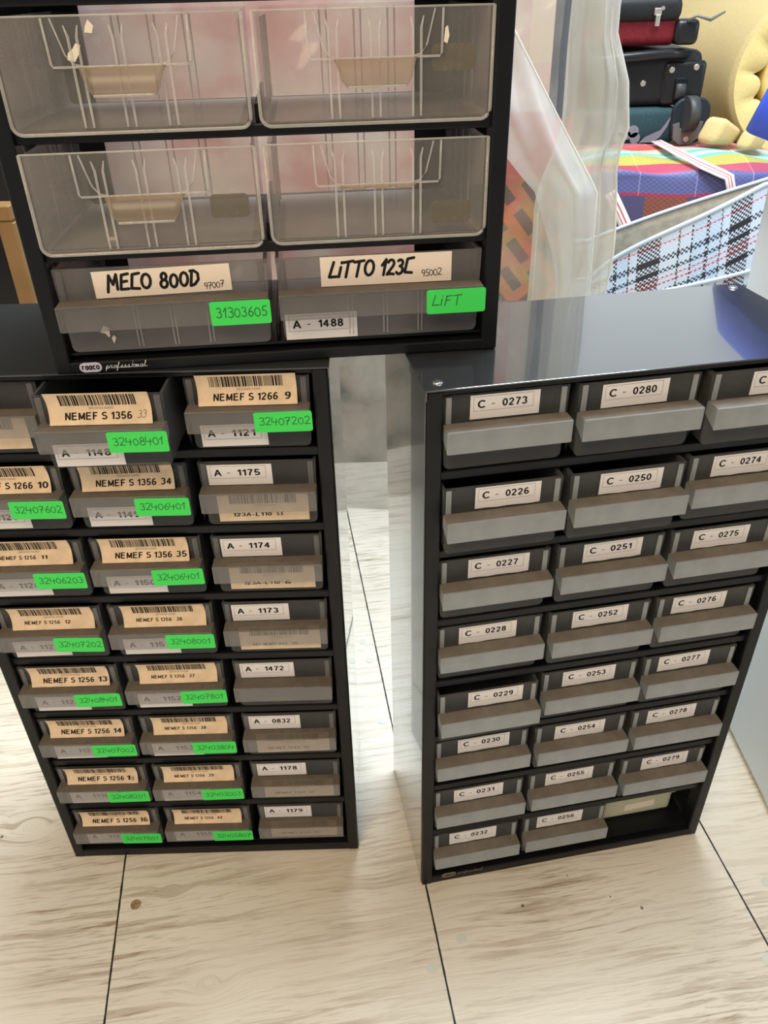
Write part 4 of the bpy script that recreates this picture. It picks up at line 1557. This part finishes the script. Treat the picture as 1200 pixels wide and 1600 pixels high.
teal = empty('suitcase', (0.395, 2.005, 0.452))
tag(teal, 'teal suitcase with a mauve flower print lying on the striped bag', 'suitcase', 'suitcases and bags stacked on the striped bag')
soft_case(teal, 'shell', MT['teal'], 0.0, 0.305, 0, 0.55, 0, 0.076, 0.016)
bm = bmesh.new()
cap_ = [(0.285 + px, 0.002 + pz) for px, pz in rrect(0.087, 0.095, 0.030, 6)]
fr_ = [bm.verts.new((0.3285 + (x - 0.3285) * 0.93, -0.011, 0.05 + (z - 0.05) * 0.93)) for x, z in cap_]
mid_ = [bm.verts.new((x, -0.007, z)) for x, z in cap_]
bk_ = [bm.verts.new((x, -0.0005, z)) for x, z in cap_]
for p, q in ((fr_, mid_), (mid_, bk_)):
    for k in range(len(p)):
        bm.faces.new((p[k], p[(k + 1) % len(p)], q[(k + 1) % len(p)], q[k]))
bm.faces.new(fr_)
bm.faces.new(bk_)
finish('end_cap', bm, MT['navy'], teal)
# grey wheel fork and wheel
bm = bmesh.new()
pts = [(-0.034, 0.040), (-0.030, 0.010), (-0.014, -0.002), (0.010, -0.002), (0.028, 0.012), (0.034, 0.046), (0.020, 0.046), (0.018, 0.032), (-0.018, 0.032), (-0.020, 0.044)]
a = [bm.verts.new((x, 0, z)) for x, z in pts]
c = [bm.verts.new((x, -0.014, z)) for x, z in pts]
bm.faces.new(a)
bm.faces.new(c[::-1])
for k in range(len(pts)):
    bm.faces.new((a[k], a[(k + 1) % len(pts)], c[(k + 1) % len(pts)], c[k]))
finish('wheel_fork', bm, MT['greyplas'], teal, (0.322, -0.004, 0.002))
bm = bmesh.new()
cyl(bm, (0.308, -0.016, 0.064), (1, 0.12, 0), 0.037, 0.024, 26)
finish('wheel', bm, MT['tyre'], teal)
bm = bmesh.new()
for cx_, cz_ in ((0.306, 0.064), ):
    tube(bm, [(cx_ + 0.001 + 0.024, -0.013 + 0.032 * math.cos(t * PI / 10), cz_ + 0.032 * math.sin(t * PI / 10)) for t in range(21)], 0.003, 6)
finish('wheel_rim', bm, MT['greyplas'], teal)
rivet(teal, (0.322, -0.018, 0.012), 0.008)
# printed flower and leaf
bm = bmesh.new()
for cx_, cz_, r in ((0.172, 0.030, 0.014), (0.197, 0.028, 0.013), (0.166, 0.015, 0.012), (0.203, 0.014, 0.012), (0.184, 0.020, 0.009)):
    cyl(bm, (cx_ + 0.006, 0.001, cz_), (0, -1, 0), r, 0.0022, 18)
pts = [(0.215, 0.004), (0.228, 0.016), (0.262, 0.030), (0.282, 0.060), (0.286, 0.066), (0.276, 0.036), (0.262, 0.014), (0.246, 0.004)]
a = [bm.verts.new((x + 0.004, -0.0012, z)) for x, z in pts]
bm.faces.new(a)
finish('flower_print', bm, MT['lilacprint'], teal)

blk = empty('suitcase', (0.395, 2.015, 0.529))
tag(blk, 'black wheeled suitcase lying between the teal suitcase and the red bag', 'suitcase', 'suitcases and bags stacked on the striped bag')
soft_case(blk, 'shell', MT['blackfab'], 0.0, 0.345, 0, 0.55, 0, 0.112, 0.022)
soft_case(blk, 'corner_guard', MT['blackplas'], 0.255, 0.352, -0.006, 0.09, 0.002, 0.092, 0.012)
soft_case(blk, 'wheel_well', MT['blackdeep'], 0.282, 0.312, -0.010, 0.02, 0.010, 0.060, 0.006)
bm = bmesh.new()
tube(bm, [(0.05, -0.008, 0.090), (0.15, -0.014, 0.100), (0.26, -0.014, 0.107), (0.30, 0.0, 0.104)], 0.011, 10)
finish('carry_handle', bm, MT['blackplas'], blk)
bm = bmesh.new()
tube(bm, [(0.112, -0.002, 0.008), (0.112, -0.006, 0.05), (0.116, -0.002, 0.090)], 0.007, 8)
tube(bm, [(0.148, -0.002, 0.010), (0.148, -0.007, 0.05), (0.150, -0.002, 0.092)], 0.006, 8)
finish('foot_rail', bm, MT['blackplas'], blk)
for p in ((0.272, -0.006, 0.074), (0.326, -0.006, 0.078), (0.213, 0.0, 0.048)):
    rivet(blk, p)
bm = bmesh.new()
cyl(bm, (0.286, 0.006, 0.032), (1, 0, 0), 0.022, 0.022, 20)
finish('wheel', bm, MT['tyre'], blk)

redb = empty('travel_bag', (0.395, 2.005, 0.650))
tag(redb, 'dark red and black travel bag on top of the black suitcase', 'bag', 'suitcases and bags stacked on the striped bag')
soft_case(redb, 'body', MT['red'], 0.0, 0.275, 0, 0.50, 0.0, 0.062, 0.018)
soft_case(redb, 'flap', MT['blackfab'], -0.01, 0.272, -0.012, 0.50, 0.046, 0.092, 0.016)
soft_case(redb, 'strap', MT['blackplas'], 0.262, 0.315, -0.012, 0.05, 0.001, 0.050, 0.012)
bm = bmesh.new()
box(bm, -0.007, 0.009, -0.004, 0.0, 0.0, 0.014, 0.0019, 2)
box(bm, -0.003, 0.007, -0.006, -0.002, -0.020, 0.002, 0.0019, 2)
cyl(bm, (0.010, -0.003, 0.013), (0, -1, 0), 0.004, 0.003, 12)
tag(finish('zip_pull', bm, MT['nickel'], redb, (0.215, -0.014, 0.058)), 'bright metal zip pull')
bm = bmesh.new()
tube(bm, [(0.285, -0.012, 0.046), (0.30, -0.02, 0.056), (0.33, -0.02, 0.048), (0.36, -0.016, 0.062)], [0.004, 0.003, 0.004, 0.002], 6)
finish('strap_end', bm, MT['greyplas'], redb)

# ---------------------------------------------- yellow foam roll
MT['foam'] = plain('yellow_foam', (0.88, 0.70, 0.29), 0.9, noise=0.06, nscale=160, bump=0.2)
MT['foamshade'] = plain('foam_shaded_copy', (0.64, 0.48, 0.22), 0.9, noise=0.08, nscale=220, bump=0.15)  # dimmer copy of the foam, shading of the roll's body put into the colour
FOAMX, FOAMZ = 1.118, 0.556
foam = empty('foam_roll', (FOAMX, 2.32, FOAMZ))
tag(foam, 'big yellow egg-crate foam mattress rolled up behind the tote', 'foam roll')
R0 = 0.196
RS = 0.83
NT = 120


def roll_ring(y, rf):
    return [(RS * rf(2 * PI * k / NT) * math.cos(2 * PI * k / NT), y, RS * rf(2 * PI * k / NT) * math.sin(2 * PI * k / NT)) for k in range(NT)]


def loft(bm, rings, smooth=True, mi=0):
    V = [[bm.verts.new(p) for p in r] for r in rings]
    for a, c in zip(V[:-1], V[1:]):
        for k in range(NT):
            f = bm.faces.new((a[k], a[(k + 1) % NT], c[(k + 1) % NT], c[k]))
            f.smooth = smooth
            f.material_index = mi


def scal(base, amp, nn, ph):
    # broad lobes towards the axis, narrow notches between them
    return lambda t: base - amp * abs(math.sin(nn * t / 2 + ph)) ** 0.45 + 0.004 * math.sin(2 * t)


bm = bmesh.new()
outer = [roll_ring(0.95 * (1 - j / 10), lambda t, j=j: 0.236 + 0.003 * math.sin(t * 3 + j)) for j in range(11)]
face = [roll_ring(-0.008, lambda t: 0.232), roll_ring(-0.014, lambda t: 0.222)]
face2 = [roll_ring(-0.012, scal(0.178, 0.034, 14, 0.4)), roll_ring(-0.004, scal(0.172, 0.037, 14, 0.4)), roll_ring(0.012, scal(0.168, 0.038, 14, 0.4)), roll_ring(0.30, scal(0.166, 0.038, 14, 0.4))]
loft(bm, outer + face, True, 1)
loft(bm, [face[-1]] + face2, True, 0)
finish('outer_turn', bm, [MT['foam'], MT['foamshade']], foam)
bm = bmesh.new()
loft(bm, [roll_ring(0.6, lambda t: 0.129), roll_ring(0.012, lambda t: 0.128), roll_ring(-0.002, lambda t: 0.124), roll_ring(-0.004, scal(0.086, 0.024, 9, 1.0)), roll_ring(0.25, scal(0.080, 0.024, 9, 1.0))])
finish('inner_turn', bm, MT['foam'], foam)
bm = bmesh.new()
loft(bm, [roll_ring(0.5, lambda t: 0.056), roll_ring(0.02, lambda t: 0.056), roll_ring(0.005, lambda t: 0.048), roll_ring(0.004, lambda t: 0.002)])
finish('core', bm, MT['foam'], foam)
# boxes that carry the roll and the suitcases, with loose foam offcuts in front
MT['card'] = plain('brown_cardboard', (0.36, 0.24, 0.13), 0.85)
cb_ = empty('cardboard_box', (0.92, 2.38, 0))
tag(cb_, 'brown cardboard box under the yellow foam roll', 'box')
bm = bmesh.new()
box(bm, 0, 0.42, 0.0, 0.80, 0, FOAMZ - R0 - 0.004, 0.003, 1)
finish('carton', bm, MT['card'], cb_)
cb2 = empty('cardboard_box', (0.36, 1.995, 0))
tag(cb2, 'brown cardboard box under the stack of suitcases', 'box')
bm = bmesh.new()
box(bm, 0, 0.42, 0.0, 0.60, 0, 0.4515, 0.003, 1)
finish('carton', bm, MT['card'], cb2)
for i, (x, y, z, r, l) in enumerate(((0.772, 1.935, 0.484, 0.030, 0.060), (0.832, 1.90, 0.470, 0.020, 0.040))):
    bm = bmesh.new()
    box(bm, -r * 1.1, r * 1.1, -r, r, -r * 0.8, r * 0.8, r * 0.45, 4)
    for v in bm.verts:
        v.co.x += 0.25 * v.co.z
        v.co.z *= 1 - 0.25 * v.co.x / r
    o = finish('foam_offcut', bm, MT['foamshade'], None, (x, y, z), (0, 0.3, 0.4), smooth=True)
    tag(o, ('larger pale yellow foam offcut on the striped bag by the foam roll', 'smaller pale yellow foam offcut on the striped bag right of the larger one')[i], 'foam offcut')
